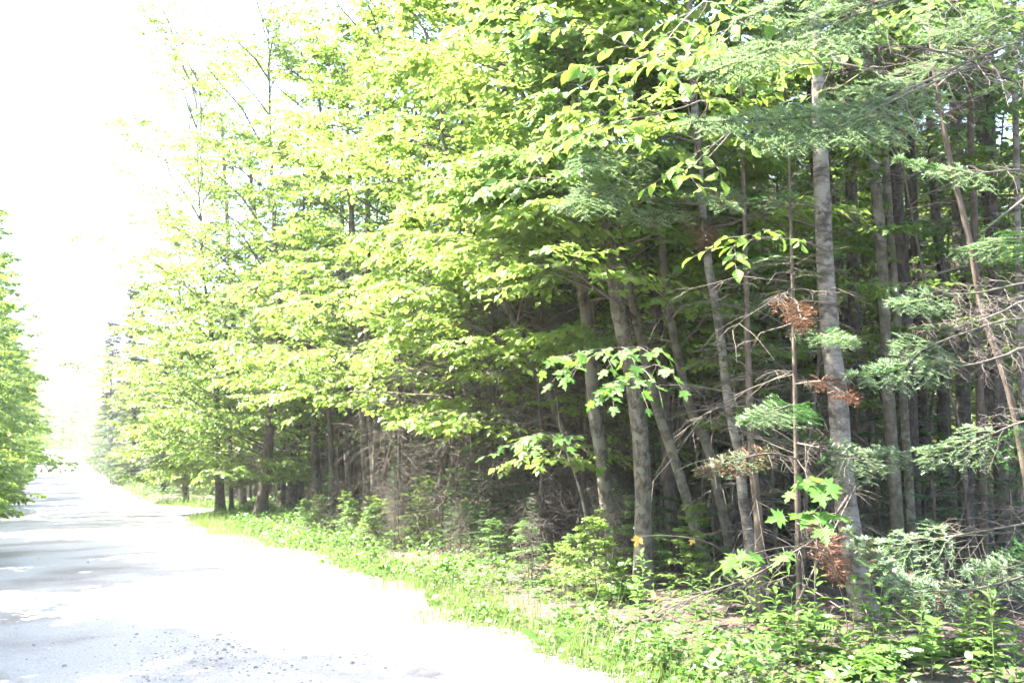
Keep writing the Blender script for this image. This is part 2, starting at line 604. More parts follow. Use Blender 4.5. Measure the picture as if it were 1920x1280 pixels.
def broadleaf(trunk, rng, n=24, f0=.3, R=2.5, el0=.35, el1=1.1, ntw=9, nsub=4, nlf=6, size=.085, az0=0, bias=.5, droop=.22,
              shape=1.0, tmpl=(KITE_V, KITE_F), tilt=.38, wood_sub=True, top=.35, low=1.0):
    """Limbs with flat sprays of leaves on a trunk path (k,3): (wood parts, leaf parts)."""
    fr = f0 + (1 - f0) * (np.arange(n) + rng.random(n)) / n
    rel = (fr - f0) / (1 - f0)
    P0, _ = along(trunk[None], np.zeros(n, int), fr)
    az = np.arange(n) * 2.4 + rng.normal(0, .4, n)
    az = az - bias * np.sin(az - az0) * 1.1           # limbs reach for the light over the road
    toward = .5 + .5 * np.cos(az - az0)
    L = R * (1 - (1 - top) * rel ** (1.6 * shape)) * (.65 + .5 * rng.random(n)) * (1 - bias * .45 * (1 - toward)) * (low + (1 - low) * np.clip(rel * 2.5, 0, 1))
    el = el0 + (el1 - el0) * rel ** 1.5 + rng.normal(0, .12, n)
    u = np.linspace(0, 1, 7)
    D = np.stack([np.cos(az) * np.cos(el), np.sin(az) * np.cos(el), np.sin(el)], -1)
    P = P0[:, None] + D[:, None] * (u[None, :, None] * L[:, None, None])
    P[:, :, 2] -= droop * L[:, None] * u[None] ** 2.2
    P[:, 1:] += np.cumsum(rng.normal(0, .022, P[:, 1:].shape), 1) * L[:, None, None]
    r0 = .006 + .0065 * L
    wood = [tubes(P, r0[:, None] * (1 - .85 * u)[None], 5)]
    idx = np.repeat(np.arange(n), ntw)
    f = np.tile((np.arange(ntw) + .5) / ntw, n) * .8 + .2 + rng.normal(0, .02, n * ntw)
    sg = np.tile(np.where(np.arange(ntw) % 2, 1, -1), n)
    ln = (L[idx] * .45 * (1.2 - f) + .16) * (.7 + .6 * rng.random(n * ntw))
    TW = side_shoots(P, L, idx, f, sg, rng.uniform(.6, 1.1, n * ntw), ln, rng, 4, .12)
    wood.append(tubes(TW, np.broadcast_to(np.array([.0042, .0034, .0026, .0014]), (n * ntw, 4)), 3))
    m = len(TW)
    idx2 = np.repeat(np.arange(m), nsub)
    f2 = np.tile((np.arange(nsub) + .6) / nsub, m) * .85 + .1
    sg2 = np.tile(np.where(np.arange(nsub) % 2, 1, -1), m)
    ln2 = (ln[idx2] * .4 * (1.25 - f2) + .07) * (.7 + .6 * rng.random(len(idx2)))
    SB = side_shoots(TW, ln, idx2, f2, sg2, rng.uniform(.5, 1.0, len(idx2)), ln2, rng, 3, .15)
    if wood_sub:
        wood.append(tubes(SB, np.broadcast_to(np.array([.002, .0016, .001]), (len(SB), 3)), 3))
    leaves = []
    for Q, cnt, fs in ((SB, nlf, .15), (TW, nlf, .35)):
        q = len(Q)
        i3 = np.repeat(np.arange(q), cnt)
        f3 = np.tile(fs + (1 - fs) * (np.arange(cnt) + .8) / cnt, q)
        p, T = along(Q, i3, f3)
        sd = nrm(np.cross(T, np.array([[.01, .02, 1.0]])))
        sg3 = np.tile(np.where(np.arange(cnt) % 2, 1, -1), q)
        a = np.where(f3 > .96, .1, .95) + rng.normal(0, .2, len(i3))
        d = np.cos(a)[:, None] * T + (np.sin(a) * sg3)[:, None] * sd
        d[:, 2] -= .28 + rng.normal(0, .22, len(i3))
        nn = np.array([0, 0, 1.0]) + rng.normal(0, tilt, (len(i3), 3))
        sz = size * rng.uniform(.55, 1.2, len(i3))
        leaves.append(stamp(p, d, nn, sz, *tmpl))
    return wood, leaves


FIR_UP = (.05, -1.1, 1.0)


def fir_branch(path, rng, ntw=22, tw_len=.45, nsub=7, need=.022, step=.0046, live=.35, wood_r=.009, brown=0.0, wide=1.0, fan=1.0):
    """A flat fir bough along path (k,3): wood, fresh needles, older needles, brown needles (parts lists)."""
    P = path[None]
    L = np.linalg.norm(path[-1] - path[0])
    u = np.linspace(0, 1, len(path))
    wood = [tubes(P, (wood_r * (1 - .8 * u))[None], 5)]
    f = (np.arange(ntw) + rng.random(ntw) * .6) / ntw * .92 + .08
    sg = np.where(np.arange(ntw) % 2, 1, -1)
    ln = tw_len * (1.12 - f) ** .8 * rng.uniform(.7, 1.15, ntw) * np.clip(f / .18, .5, 1)
    TW = side_shoots(P, None, np.zeros(ntw, int), f, sg, rng.uniform(.75, 1.05, ntw) * fan, ln, rng, 5, .28, .85, FIR_UP)
    wood.append(tubes(TW, np.broadcast_to(np.linspace(.003, .0012, 5), (ntw, 5)), 3))
    idx2 = np.repeat(np.arange(ntw), nsub)
    f2 = np.tile((np.arange(nsub) + .6) / nsub, ntw)
    ln2 = ln[idx2] * .42 * (1.2 - f2) * rng.uniform(.7, 1.2, len(idx2)) + .03
    SB = side_shoots(TW, None, idx2, f2, np.tile(np.where(np.arange(nsub) % 2, 1, -1), ntw), rng.uniform(.7, 1.0, len(idx2)), ln2, rng, 4, .15, .9, FIR_UP)
    wood.append(tubes(SB, np.broadcast_to(np.linspace(.0018, .0009, 4), (len(SB), 4)), 3))
    lim = live + rng.normal(0, .06, ntw)
    fresh, old, dead = [], [], []
    tipP = P[:, -max(3, len(path) // 3):]
    for Q, lens, owner in ((TW, ln, np.arange(ntw)), (SB, ln2, idx2), (tipP, np.array([L * .3]), None)):
        for j in range(len(Q)):
            fo = f[owner[j]] if owner is not None else 1
            lv = True if owner is None else fo > lim[owner[j]]
            if not lv:
                continue
            c = max(4, int(lens[j] / step))
            ff = np.linspace(.03, 1, c)
            p, T = along(Q[j:j + 1], np.zeros(c, int), ff)
            sd = nrm(np.cross(T, np.array([[.01, .02, 1.0]])))
            for s_ in (-1, 1):
                a = rng.uniform(.7, 1.15, c)
                d = np.cos(a)[:, None] * T + s_ * np.sin(a)[:, None] * sd
                d[:, 2] += rng.uniform(-.1, .55, c)
                nn = np.array([0, 0, 1.0]) + rng.normal(0, .4, (c, 3))
                part = stamp(p, d, nn, need * rng.uniform(.7, 1.15, c), FLAT_V * np.array([1, wide, 1]), FLAT_F)
                b = rng.random() < brown
                (dead if b else fresh if (fo > .45 and owner is not None) else old).append(part)
    return wood, fresh, old, dead


def fir_crown(trunk, rng, f0=.1, R=1.3, step=.28, per=5, tw=9, need=.045, ndn=10, droop=.15, bare=0.0, rtop=.12):
    """Whole fir crown for trees further in: (wood, needles)."""
    H = np.linalg.norm(trunk[-1] - trunk[0])
    nw = int(H * (1 - f0) / step)
    fr = np.repeat(f0 + (1 - f0) * (np.arange(nw) + .3) / nw, per) + rng.normal(0, .006, nw * per)
    n = len(fr)
    P0, _ = along(trunk[None], np.zeros(n, int), fr)
    rel = (fr - f0) / (1 - f0)
    L = R * np.clip(1 - rel, rtop, 1) * rng.uniform(.55, 1.15, n)
    az = rng.uniform(0, 6.28, n)
    el = rng.normal(.05, .15, n) + .5 * rel
    u = np.linspace(0, 1, 5)
    D = np.stack([np.cos(az) * np.cos(el), np.sin(az) * np.cos(el), np.sin(el)], -1)
    P = P0[:, None] + D[:, None] * (u[None, :, None] * L[:, None, None])
    P[:, :, 2] -= droop * L[:, None] * u[None] ** 2
    wood = [tubes(P, (.005 + .004 * L)[:, None] * (1 - .8 * u)[None], 3)]
    idx = np.repeat(np.arange(n), tw)
    f = np.tile((np.arange(tw) + .5) / tw, n) * .85 + .15
    sg = np.tile(np.where(np.arange(tw) % 2, 1, -1), n)
    ln = L[idx] * .5 * (1.15 - f) * rng.uniform(.7, 1.2, len(idx)) + .05
    TW = side_shoots(P, L, idx, f, sg, rng.uniform(.7, 1.0, len(idx)), ln, rng, 3, .1)
    wood.append(tubes(TW, np.broadcast_to(np.array([.0025, .0018, .001]), (len(TW), 3)), 3))
    keep = rng.random(len(TW)) > bare * (1 - rel[idx] * 1.0)
    keep &= (f > .35 * bare)
    TW, ln = TW[keep], ln[keep]
    i3 = np.repeat(np.arange(len(TW)), ndn)
    f3 = np.tile((np.arange(ndn) + .5) / ndn, len(TW))
    p, T = along(TW, i3, f3)
    sd = nrm(np.cross(T, np.array([[.01, .02, 1.0]])))
    sg3 = np.where(np.arange(len(i3)) % 2, 1, -1)
    a = rng.uniform(.45, 1.0, len(i3))
    d = np.cos(a)[:, None] * T + (np.sin(a) * sg3)[:, None] * sd
    d[:, 2] += rng.uniform(-.15, .4, len(i3))
    V, F = stamp(p, d, np.array([0, 0, 1.0]) + rng.normal(0, .4, (len(i3), 3)), need * rng.uniform(.7, 1.2, len(i3)), NEED_V * np.array([1, 2.2, 1]), NEED_F)
    return wood, [(V, F)]


def dead_twigs(trunk, rng, n=40, f0=.03, f1=.5, L=.8, nsub=7, droop=.25, r=.006):
    """Dry, bare, brittle side branches with curling twigs."""
    fr = rng.uniform(f0, f1, n)
    P0, _ = along(trunk[None], np.zeros(n, int), fr)
    az = rng.uniform(0, 6.28, n)
    el = rng.normal(0, .3, n)
    Ls = L * rng.uniform(.35, 1.3, n)
    u = np.linspace(0, 1, 6)
    D = np.stack([np.cos(az) * np.cos(el), np.sin(az) * np.cos(el), np.sin(el)], -1)
    P = P0[:, None] + D[:, None] * (u[None, :, None] * Ls[:, None, None])
    P[:, :, 2] -= (droop * Ls * rng.uniform(-.4, 1.4, n))[:, None] * u[None] ** 2
    P[:, 1:] += np.cumsum(rng.normal(0, .03, P[:, 1:].shape), 1) * Ls[:, None, None]
    out = [tubes(P, (r * rng.uniform(.6, 1.2, n))[:, None] * (1 - .8 * u)[None], 4)]
    idx = np.repeat(np.arange(n), nsub)
    f = rng.uniform(.25, 1, len(idx))
    ln = Ls[idx] * .4 * rng.uniform(.4, 1.2, len(idx))
    TW = side_shoots(P, Ls, idx, f, rng.choice([-1, 1], len(idx)), rng.uniform(.4, 1.2, len(idx)), ln, rng, 4, .35, 1)
    out.append(tubes(TW, np.broadcast_to(np.array([.0024, .002, .0015, .0008]), (len(TW), 4)), 3))
    return out


# ------------------------------------------------------------------ traced trees of the front rows
AZ_ROAD = math.atan2(-ROAD_N[1], -ROAD_N[0])       # from the forest towards the road


def traced_trunk(px, widths, Y=None, top_h=9.0, lean=0.0, k=22):
    """Trunk path from photo pixels listed base first; returns base, world path, radii."""
    if Y is None:
        b = hit(*px[0])
        Y = b[1]
    pts = [pix(x, y, Y + lean * i) for i, (x, y) in enumerate(px)]
    g = float(gz(pts[0][0], pts[0][1]))
    if pts[0][2] > g + .02:            # base hidden in the photo: carry it down to the ground
        d = pts[0] - pts[1]
        d = d / max(-d[2], 1e-3)
        pts.insert(0, pts[0] + d * (pts[0][2] - g))
    pts[0][2] = float(gz(pts[0][0], pts[0][1])) - .05
    base = pts[0].copy()
    base[2] += .05
    d = nrm(pts[-1] - pts[-2])
    h = pts[-1][2] - base[2]
    if h < top_h:
        d = nrm(d * np.array([.6, .6, 1]))
        pts.append(pts[-1] + d * (top_h - h) * .5)
        pts.append(pts[-1] + nrm(d * np.array([.5, .5, 1])) * (top_h - h) * .5)
    P = spline(pts, k)
    z = (P[:, 2] - P[0, 2]) / (P[-1, 2] - P[0, 2])
    w0, w1 = widths
    hvis = max((h if h > .5 else 1) / max(top_h, h), .1)
    r = np.interp(z, [0, hvis, 1], [w0, w1 * .85, w1 * .18]) * .5 * Y / F0
    r = .9 * r * (1 + .55 * np.exp(-z * top_h / .22))
    return base, P - base, np.maximum(r, .004)


tree_count = [0]


def tree(name, label, cat, px, w, bark, Y=None, top_h=9.0, crown=None, leaf=None, dead=0, group=None, dead_f=(.03, .45), dead_L=.7, lean=0.0, seed=None, sides=12):
    tree_count[0] += 1
    rng = np.random.default_rng(100 + tree_count[0] if seed is None else seed)
    base, P, r = traced_trunk(px, w, Y, top_h, lean)
    root = thing(name, label, cat, base, group=group)
    tp = [trunk_tube(P, r, sides, rng)]
    obj('trunk', mesh('trunk', tp, bark, smooth=True), root)
    if crown == 'fir':
        wd, nd = fir_crown(P, rng, **(leaf or {}))
        obj('crown', mesh('crown', wd + nd, [M_TWIG, M_FIR], [0] * len(wd) + [1] * len(nd)), root)
    elif crown is not None:
        mat, kw = crown
        wd, lf = broadleaf(P, rng, az0=AZ_ROAD, **kw)
        obj('crown', mesh('crown', wd + lf, [M_TWIG, mat], [0] * len(wd) + [1] * len(lf)), root)
    if dead:
        dt = dead_twigs(P, rng, dead, dead_f[0], dead_f[1], dead_L)
        obj('twig_sprays', mesh('twig_sprays', dt, M_DEADTWIG), root)
    return root, base, P


BIG = dict(n=32, f0=.27, R=3.0, ntw=10, nsub=5, nlf=6, size=.115, wood_sub=False)
MID = dict(n=21, f0=.35, R=2.3, ntw=9, nsub=5, nlf=6, size=.105, wood_sub=False)
HIGH = dict(n=15, f0=.5, R=2.1, ntw=8, nsub=5, nlf=5, size=.10, wood_sub=False)
GF = 'trunks at the edge of the wood'

# right foreground
birch, birch_b, birch_P = tree('birch_tree', 'thick grey birch trunk with peeling bark, nearest trunk behind the roadside weeds', 'tree',
     [(1628, 1182), (1612, 1100), (1598, 1020), (1582, 900), (1572, 760), (1557, 620), (1546, 480), (1539, 300), (1532, 100), (1526, -80)], (50, 27), M_BK_BIRCH,
     top_h=10, crown=(M_BEECH, dict(HIGH, f0=.78)), dead=14, group=GF, dead_f=(.1, .5), dead_L=.6, sides=16)
tree('maple_tree', 'smooth pale grey trunk standing just right of the peeling birch', 'tree',
     [(1684, 1060), (1681, 940), (1667, 765), (1657, 560), (1652, 460), (1639, 320), (1632, 180), (1624, 30), (1618, -80)], (26, 23), M_BK_SMOOTH,
     Y=9.2, top_h=10, crown=(M_MAPLE, dict(HIGH, f0=.55)), group=GF)
tree('maple_tree', 'slim smooth stem leaning against the pale grey trunk right of the birch', 'tree',
     [(1712, 1050), (1704, 900), (1690, 700), (1672, 480), (1662, 320), (1650, 180), (1640, 0), (1632, -90)], (19, 16), M_BK_SMOOTH, Y=9.8, top_h=10,
     crown=(M_MAPLE, dict(HIGH, f0=.6)), group=GF)
tree('spruce_tree', 'dark rough trunk hidden behind the two smooth stems right of the birch', 'tree',
     [(1712, 1040), (1705, 800), (1694, 560), (1680, 400), (1672, 260), (1662, 100), (1655, -60)], (38, 32), M_BK_DARK, Y=11.0, top_h=11, crown='fir',
     leaf=dict(f0=.55, R=1.4, bare=.3), dead=26, group=GF)
tree('spruce_tree', 'dark rough trunk showing close behind the right side of the birch', 'tree',
     [(1622, 1050), (1612, 800), (1602, 560), (1596, 330), (1590, 150), (1584, -40)], (30, 25), M_BK_DARK, Y=11.5, top_h=11, crown='fir', leaf=dict(f0=.55, R=1.4, bare=.3), dead=24, group=GF)
tree('spruce_tree', 'dark trunk in the gap right of the smooth pale stems', 'tree',
     [(1735, 1040), (1726, 760), (1716, 500), (1707, 350), (1700, 150), (1694, -40)], (30, 26), M_BK_DARK, Y=12.2, top_h=11, crown='fir', leaf=dict(f0=.5, R=1.5, bare=.3), dead=22, group=GF)
tree('spruce_tree', 'dark flaky trunk behind the curving sapling on the far right', 'tree',
     [(1812, 1060), (1806, 760), (1800, 500), (1795, 300), (1788, 100), (1783, -60)], (32, 27), M_BK_DARK, Y=11.6, top_h=11, crown='fir', leaf=dict(f0=.5, R=1.5, bare=.3), dead=24, group=GF)
tree('maple_tree', 'straight thin brown stem crossing the curving sapling near the right margin', 'tree',
     [(1845, 1060), (1838, 760), (1828, 450), (1820, 250), (1816, 100), (1812, -60)], (18, 15), M_BK_BROWN, Y=9.4, top_h=9, crown=(M_MAPLE, dict(HIGH, f0=.65, R=1.6)), dead=16, group=GF)
tree('maple_sapling', 'brown sapling bowing in a long curve down towards the right margin', 'tree',
     [(1962, 1130), (1940, 980), (1917, 855), (1900, 765), (1872, 670), (1840, 575), (1815, 435), (1786, 325), (1765, 215), (1750, 120), (1742, 20)], (17, 11), M_BK_BROWN,
     Y=7.0, top_h=6.2, crown=(M_MAPLE, dict(n=9, f0=.7, R=1.2, ntw=7, nsub=3, nlf=4)), group=GF)
tree('birch_sapling', 'narrow white birch stem at the right margin', 'tree',
     [(1925, 1080), (1918, 760), (1911, 550), (1906, 300), (1902, 120), (1900, -60)], (17, 13), M_BK_BIRCH, Y=8.8, top_h=9, crown=(M_BEECH, dict(HIGH, f0=.65, R=1.5)), dead=14, group=GF)
tree('fir_tree', 'dark straight fir trunk in the deep shade left of the right margin', 'tree',
     [(1885, 1130), (1878, 900), (1868, 700), (1862, 500), (1856, 250), (1850, -50)], (30, 24), M_BK_DARK, Y=9.9, top_h=10, crown='fir', leaf=dict(f0=.5, R=1.3, bare=.4), dead=34, group=GF)

# centre
tree('maple_tree', 'lichen-spotted trunk leaning left beside the thick trunk, centre of the picture', 'tree',
     [(1156, 1082), (1148, 1010), (1135, 936), (1125, 827), (1113, 770), (1101, 603), (1084, 494), (1077, 447), (1068, 250), (1052, 80), (1040, -60)], (29, 23), M_BK_MAPLE, top_h=10.5,
     crown=(M_BEECH, dict(BIG, f0=.44, R=2.3)), dead=10, group=GF, sides=14)
tree('maple_tree', 'thin grey stem rising close behind the lichen-spotted centre trunk', 'tree',
     [(1142, 1010), (1123, 744), (1111, 587), (1098, 478), (1088, 380), (1078, 200), (1072, -40)], (17, 14), M_BK_MAPLE, Y=11.6, top_h=10, crown=(M_BEECH, MID), dead=10, group=GF)
bigm, bigm_b, bigm_P = tree('maple_tree', 'thickest grey trunk in the centre with a sunlit left edge', 'tree',
     [(1208, 1108), (1206, 1040), (1207, 936), (1203, 842), (1195, 775), (1184, 697), (1160, 587), (1150, 494), (1142, 437), (1128, 340), (1135, 220), (1118, 60), (1105, -60)], (38, 29), M_BK_MAPLE,
     top_h=11.5, crown=(M_MAPLE, dict(BIG, f0=.52, R=2.1)), dead=10, group=GF, sides=16)
tree('maple_tree', 'smooth bowed trunk leaning left, first one right of the thickest trunk', 'tree',
     [(1328, 1058), (1307, 1005), (1288, 936), (1269, 874), (1248, 811), (1235, 775), (1221, 725), (1203, 640), (1187, 572), (1175, 525), (1162, 450), (1140, 300), (1120, 120)], (23, 17), M_BK_SMOOTH,
     Y=10.4, top_h=9.5, crown=(M_BEECH, dict(MID, f0=.5)), group=GF)
tree('maple_tree', 'smooth bowed trunk leaning left, second one right of the thickest trunk', 'tree',
     [(1372, 1050), (1361, 983), (1345, 914), (1331, 849), (1310, 795), (1294, 765), (1274, 681), (1256, 590), (1243, 480), (1236, 350), (1222, 180)], (23, 16), M_BK_SMOOTH, Y=10.2, top_h=9,
     crown=(M_MAPLE, dict(MID, f0=.55, R=1.8)), group=GF)
slim, slim_b, slim_P = tree('beech_tree', 'pale mottled slim trunk halfway between the bowed trunks and the birch', 'tree',
     [(1416, 1110), (1402, 990), (1391, 920), (1384, 842), (1370, 780), (1359, 697), (1345, 587), (1330, 509), (1318, 400), (1306, 250), (1296, 100), (1290, -60)], (22, 16), M_BK_BIRCH, Y=9.0, top_h=9,
     crown=(M_BEECH, dict(MID, f0=.62, R=1.8)), dead=12, group=GF)
tree('fir_tree', 'short dark brown trunk rising from the weeds left of the birch', 'tree',
     [(1430, 1165), (1427, 1080), (1420, 950), (1410, 850), (1404, 700), (1400, 560)], (22, 13), M_BK_BROWN, Y=8.6, top_h=5.5, crown='fir', leaf=dict(f0=.45, R=.9, bare=.6, per=4), dead=40, dead_f=(.05, .8), dead_L=.9, group=GF)
midfir, midfir_b, midfir_P = tree('fir_tree', 'dark fir trunk behind the thickest centre trunk, green boughs on its upper half', 'tree',
     [(1262, 1040), (1250, 800), (1232, 600), (1220, 490), (1212, 440), (1200, 300), (1192, 100), (1186, -60)], (26, 20), M_BK_DARK, Y=11.2, top_h=10, crown='fir',
     leaf=dict(f0=.45, R=1.8, bare=.25), dead=34, dead_L=1.0, group=GF)
tree('maple_tree', 'leaning olive-grey trunk half hidden left of the lichen-spotted trunk', 'tree',
     [(1128, 985), (1121, 950), (1103, 905), (1076, 849), (1050, 790), (1010, 700), (960, 590), (900, 480)], (24, 15), M_BK_MAPLE, Y=13.0, top_h=7, crown=(M_BEECH, dict(MID, f0=.35, R=2.4)), dead=12, group=GF)
tree('maple_tree', 'dark forked trunk leaning left over the dead thicket', 'tree',
     [(1040, 960), (1030, 860), (1012, 720), (1000, 600), (985, 500), (975, 380), (950, 200)], (26, 18), M_BK_DARK, Y=14.5, top_h=9, crown=(M_BEECH, BIG), dead=20, group=GF)
tree('maple_sapling', 'bare thin crooked sapling in front of the dead thicket', 'tree',
     [(996, 1006), (990, 975), (980, 930), (961, 860), (940, 820), (924, 795), (905, 740), (890, 690)], (9, 5), M_BK_SMOOTH, top_h=3.6, crown=(M_BEECH, dict(n=6, f0=.6, R=1.0, ntw=6, nsub=3, nlf=4)), group=GF)
tree('maple_sapling', 'very thin twisted stem left of the bare crooked sapling', 'tree',
     [(943, 995), (948, 950), (938, 900), (936, 860), (945, 820), (930, 760)], (6, 4), M_BK_BROWN, top_h=2.8, crown=(M_BEECH, dict(n=5, f0=.6, R=.8, ntw=5, nsub=3, nlf=4)), group=GF)
tree('fir_tree', 'short blue-grey fir trunk with bare dead boughs at the verge', 'tree',
     [(822, 1008), (824, 940), (832, 880), (842, 800), (850, 700), (856, 600)], (19, 12), M_BK_DARK, top_h=6.0, crown='fir', leaf=dict(f0=.3, R=1.3, bare=.85), dead=90, dead_f=(.05, .75), dead_L=1.3, group=GF)

# left of centre
tree('maple_tree', 'leaning brown trunk closest to the gravel, at the grassy bend', 'tree',
     [(488, 973), (492, 930), (498, 890), (502, 843), (506, 806), (515, 720), (523, 620), (520, 520), (512, 400)], (26, 9), M_BK_BROWN, top_h=14, crown=(M_BEECH, dict(BIG, n=60, ntw=12, f0=.16, R=4.4, top=.85, size=.105, low=.5)), group=GF)
tree('maple_tree', 'stout dark trunk behind the leaning brown trunk', 'tree',
     [(557, 948), (556, 859), (551, 780), (548, 720), (538, 660), (522, 600), (505, 520), (487, 460), (475, 380)], (25, 11), M_BK_DARK, top_h=13, crown=(M_BEECH, dict(BIG, n=38, f0=.28, R=4.2, top=.7)), group=GF)
tree('maple_tree', 'thin dark trunk right behind the stout dark trunk', 'tree',
     [(591, 942), (590, 827), (588, 734), (585, 600), (580, 450)], (16, 12), M_BK_DARK, Y=25.5, top_h=10, crown=(M_BEECH, dict(MID, f0=.4)), dead=14, group=GF)
tree('maple_tree', 'dark crooked trunk bending left where it forks above the ferns', 'tree',
     [(622, 934), (622, 880), (620, 827), (617, 771), (602, 743), (588, 715), (578, 640), (572, 520)], (14, 9), M_BK_DARK, Y=24.0, top_h=9, crown=(M_BEECH, dict(MID, f0=.35)), dead=10, group=GF)
tree('spruce_tree', 'straight dark trunk in the middle of the dark group above the ferns', 'tree',
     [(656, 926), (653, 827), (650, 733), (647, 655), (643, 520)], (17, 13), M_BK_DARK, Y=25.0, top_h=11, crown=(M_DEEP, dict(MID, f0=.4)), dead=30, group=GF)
tree('maple_tree', 'sunlit smooth pale trunk in front of a dark one above the ferns', 'tree',
     [(688, 944), (686, 874), (681, 796), (676, 733), (677, 665), (672, 560), (660, 420)], (17, 14), M_BK_SMOOTH, Y=21.0, top_h=10, crown=(M_BEECH, dict(BIG, f0=.36, R=3.2)), group=GF)
tree('spruce_tree', 'broad black trunk right behind the sunlit pale trunk', 'tree',
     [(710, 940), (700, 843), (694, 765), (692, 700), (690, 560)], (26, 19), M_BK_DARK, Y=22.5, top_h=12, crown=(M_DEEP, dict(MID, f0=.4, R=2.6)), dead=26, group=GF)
tree('maple_tree', 'dark trunk left of the leaning brown trunk at the bend', 'tree',
     [(413, 950), (411, 900), (405, 840), (408, 770), (400, 660), (385, 540)], (20, 7), M_BK_DARK, Y=29, top_h=13, crown=(M_BEECH, dict(BIG, n=60, ntw=12, f0=.22, R=4.5, top=.85, size=.12, low=.35)), group=GF)
tree('maple_sapling', 'thin pole-like stem next to the dark trunk at the bend', 'tree',
     [(434, 945), (432, 860), (430, 780), (425, 660)], (9, 7), M_BK_DARK, Y=29.5, top_h=8, crown=(M_BEECH, dict(MID, f0=.3, R=2.2, size=.12)), group=GF)
tree('maple_tree', 'trunk wrapped in low leaves beyond the pull-off', 'tree',
     [(348, 925), (346, 880), (345, 820), (340, 720)], (14, 10), M_BK_BROWN, Y=38, top_h=10.5, crown=(M_BEECH, dict(BIG, n=40, f0=.3, R=2.6, top=.7, size=.14)), group=GF)
# leafy maples whose trunks stand in the shade between the groups and whose boughs fill the upper middle
for i, (x, y, Y, w, R, lab) in enumerate([
        (760, 945, 19.0, 16, 3.4, 'maple with wide leafy boughs over the verge, just right of the black trunk'),
        (905, 960, 16.0, 15, 3.6, 'maple with wide leafy boughs over the dead thicket'),
        (985, 960, 15.0, 13, 3.2, 'beech with layered yellow-green boughs left of the forked leaning trunk'),
        (640, 930, 27.0, 15, 3.6, 'tall leafy maple towering behind the dark trunks above the ferns'),
        (455, 930, 32.0, 15, 3.2, 'leafy maple reaching over the road behind the bend'),
        (820, 945, 21.0, 15, 3.6, 'tall pale-leaved maple rising behind the dead fir boughs')]):
    tree('maple_tree', lab, 'tree', [(x, y), (x - 6, 800), (x - 16, 640), (x - 30, 400), (x - 40, 200)], (w, w * .45), [M_BK_MAPLE, M_BK_DARK][i % 2], Y=Y, top_h=11.5 + (i % 3),
         crown=(M_BEECH, dict(BIG, n=32, f0=.28, R=R, top=.6)), dead=14, group=GF, dead_f=(.03, .25))


# ------------------------------------------------------------------ prototypes for the wood behind and along the road
def wobble_trunk(rng, H, r0, lean=.06, k=12):
    u = np.linspace(0, 1, k)
    a = rng.uniform(0, 6.28)
    P = np.stack([np.cos(a) * lean * H * u ** 1.5, np.sin(a) * lean * H * u ** 1.5, H * u - .05], -1)
    P[1:, :2] += np.cumsum(rng.normal(0, .006 * H, (k - 1, 2)), 0)
    r = r0 * (1 - .8 * u) * (1 + .5 * np.exp(-u * H / .25))
    return P, r


PROTO = {}


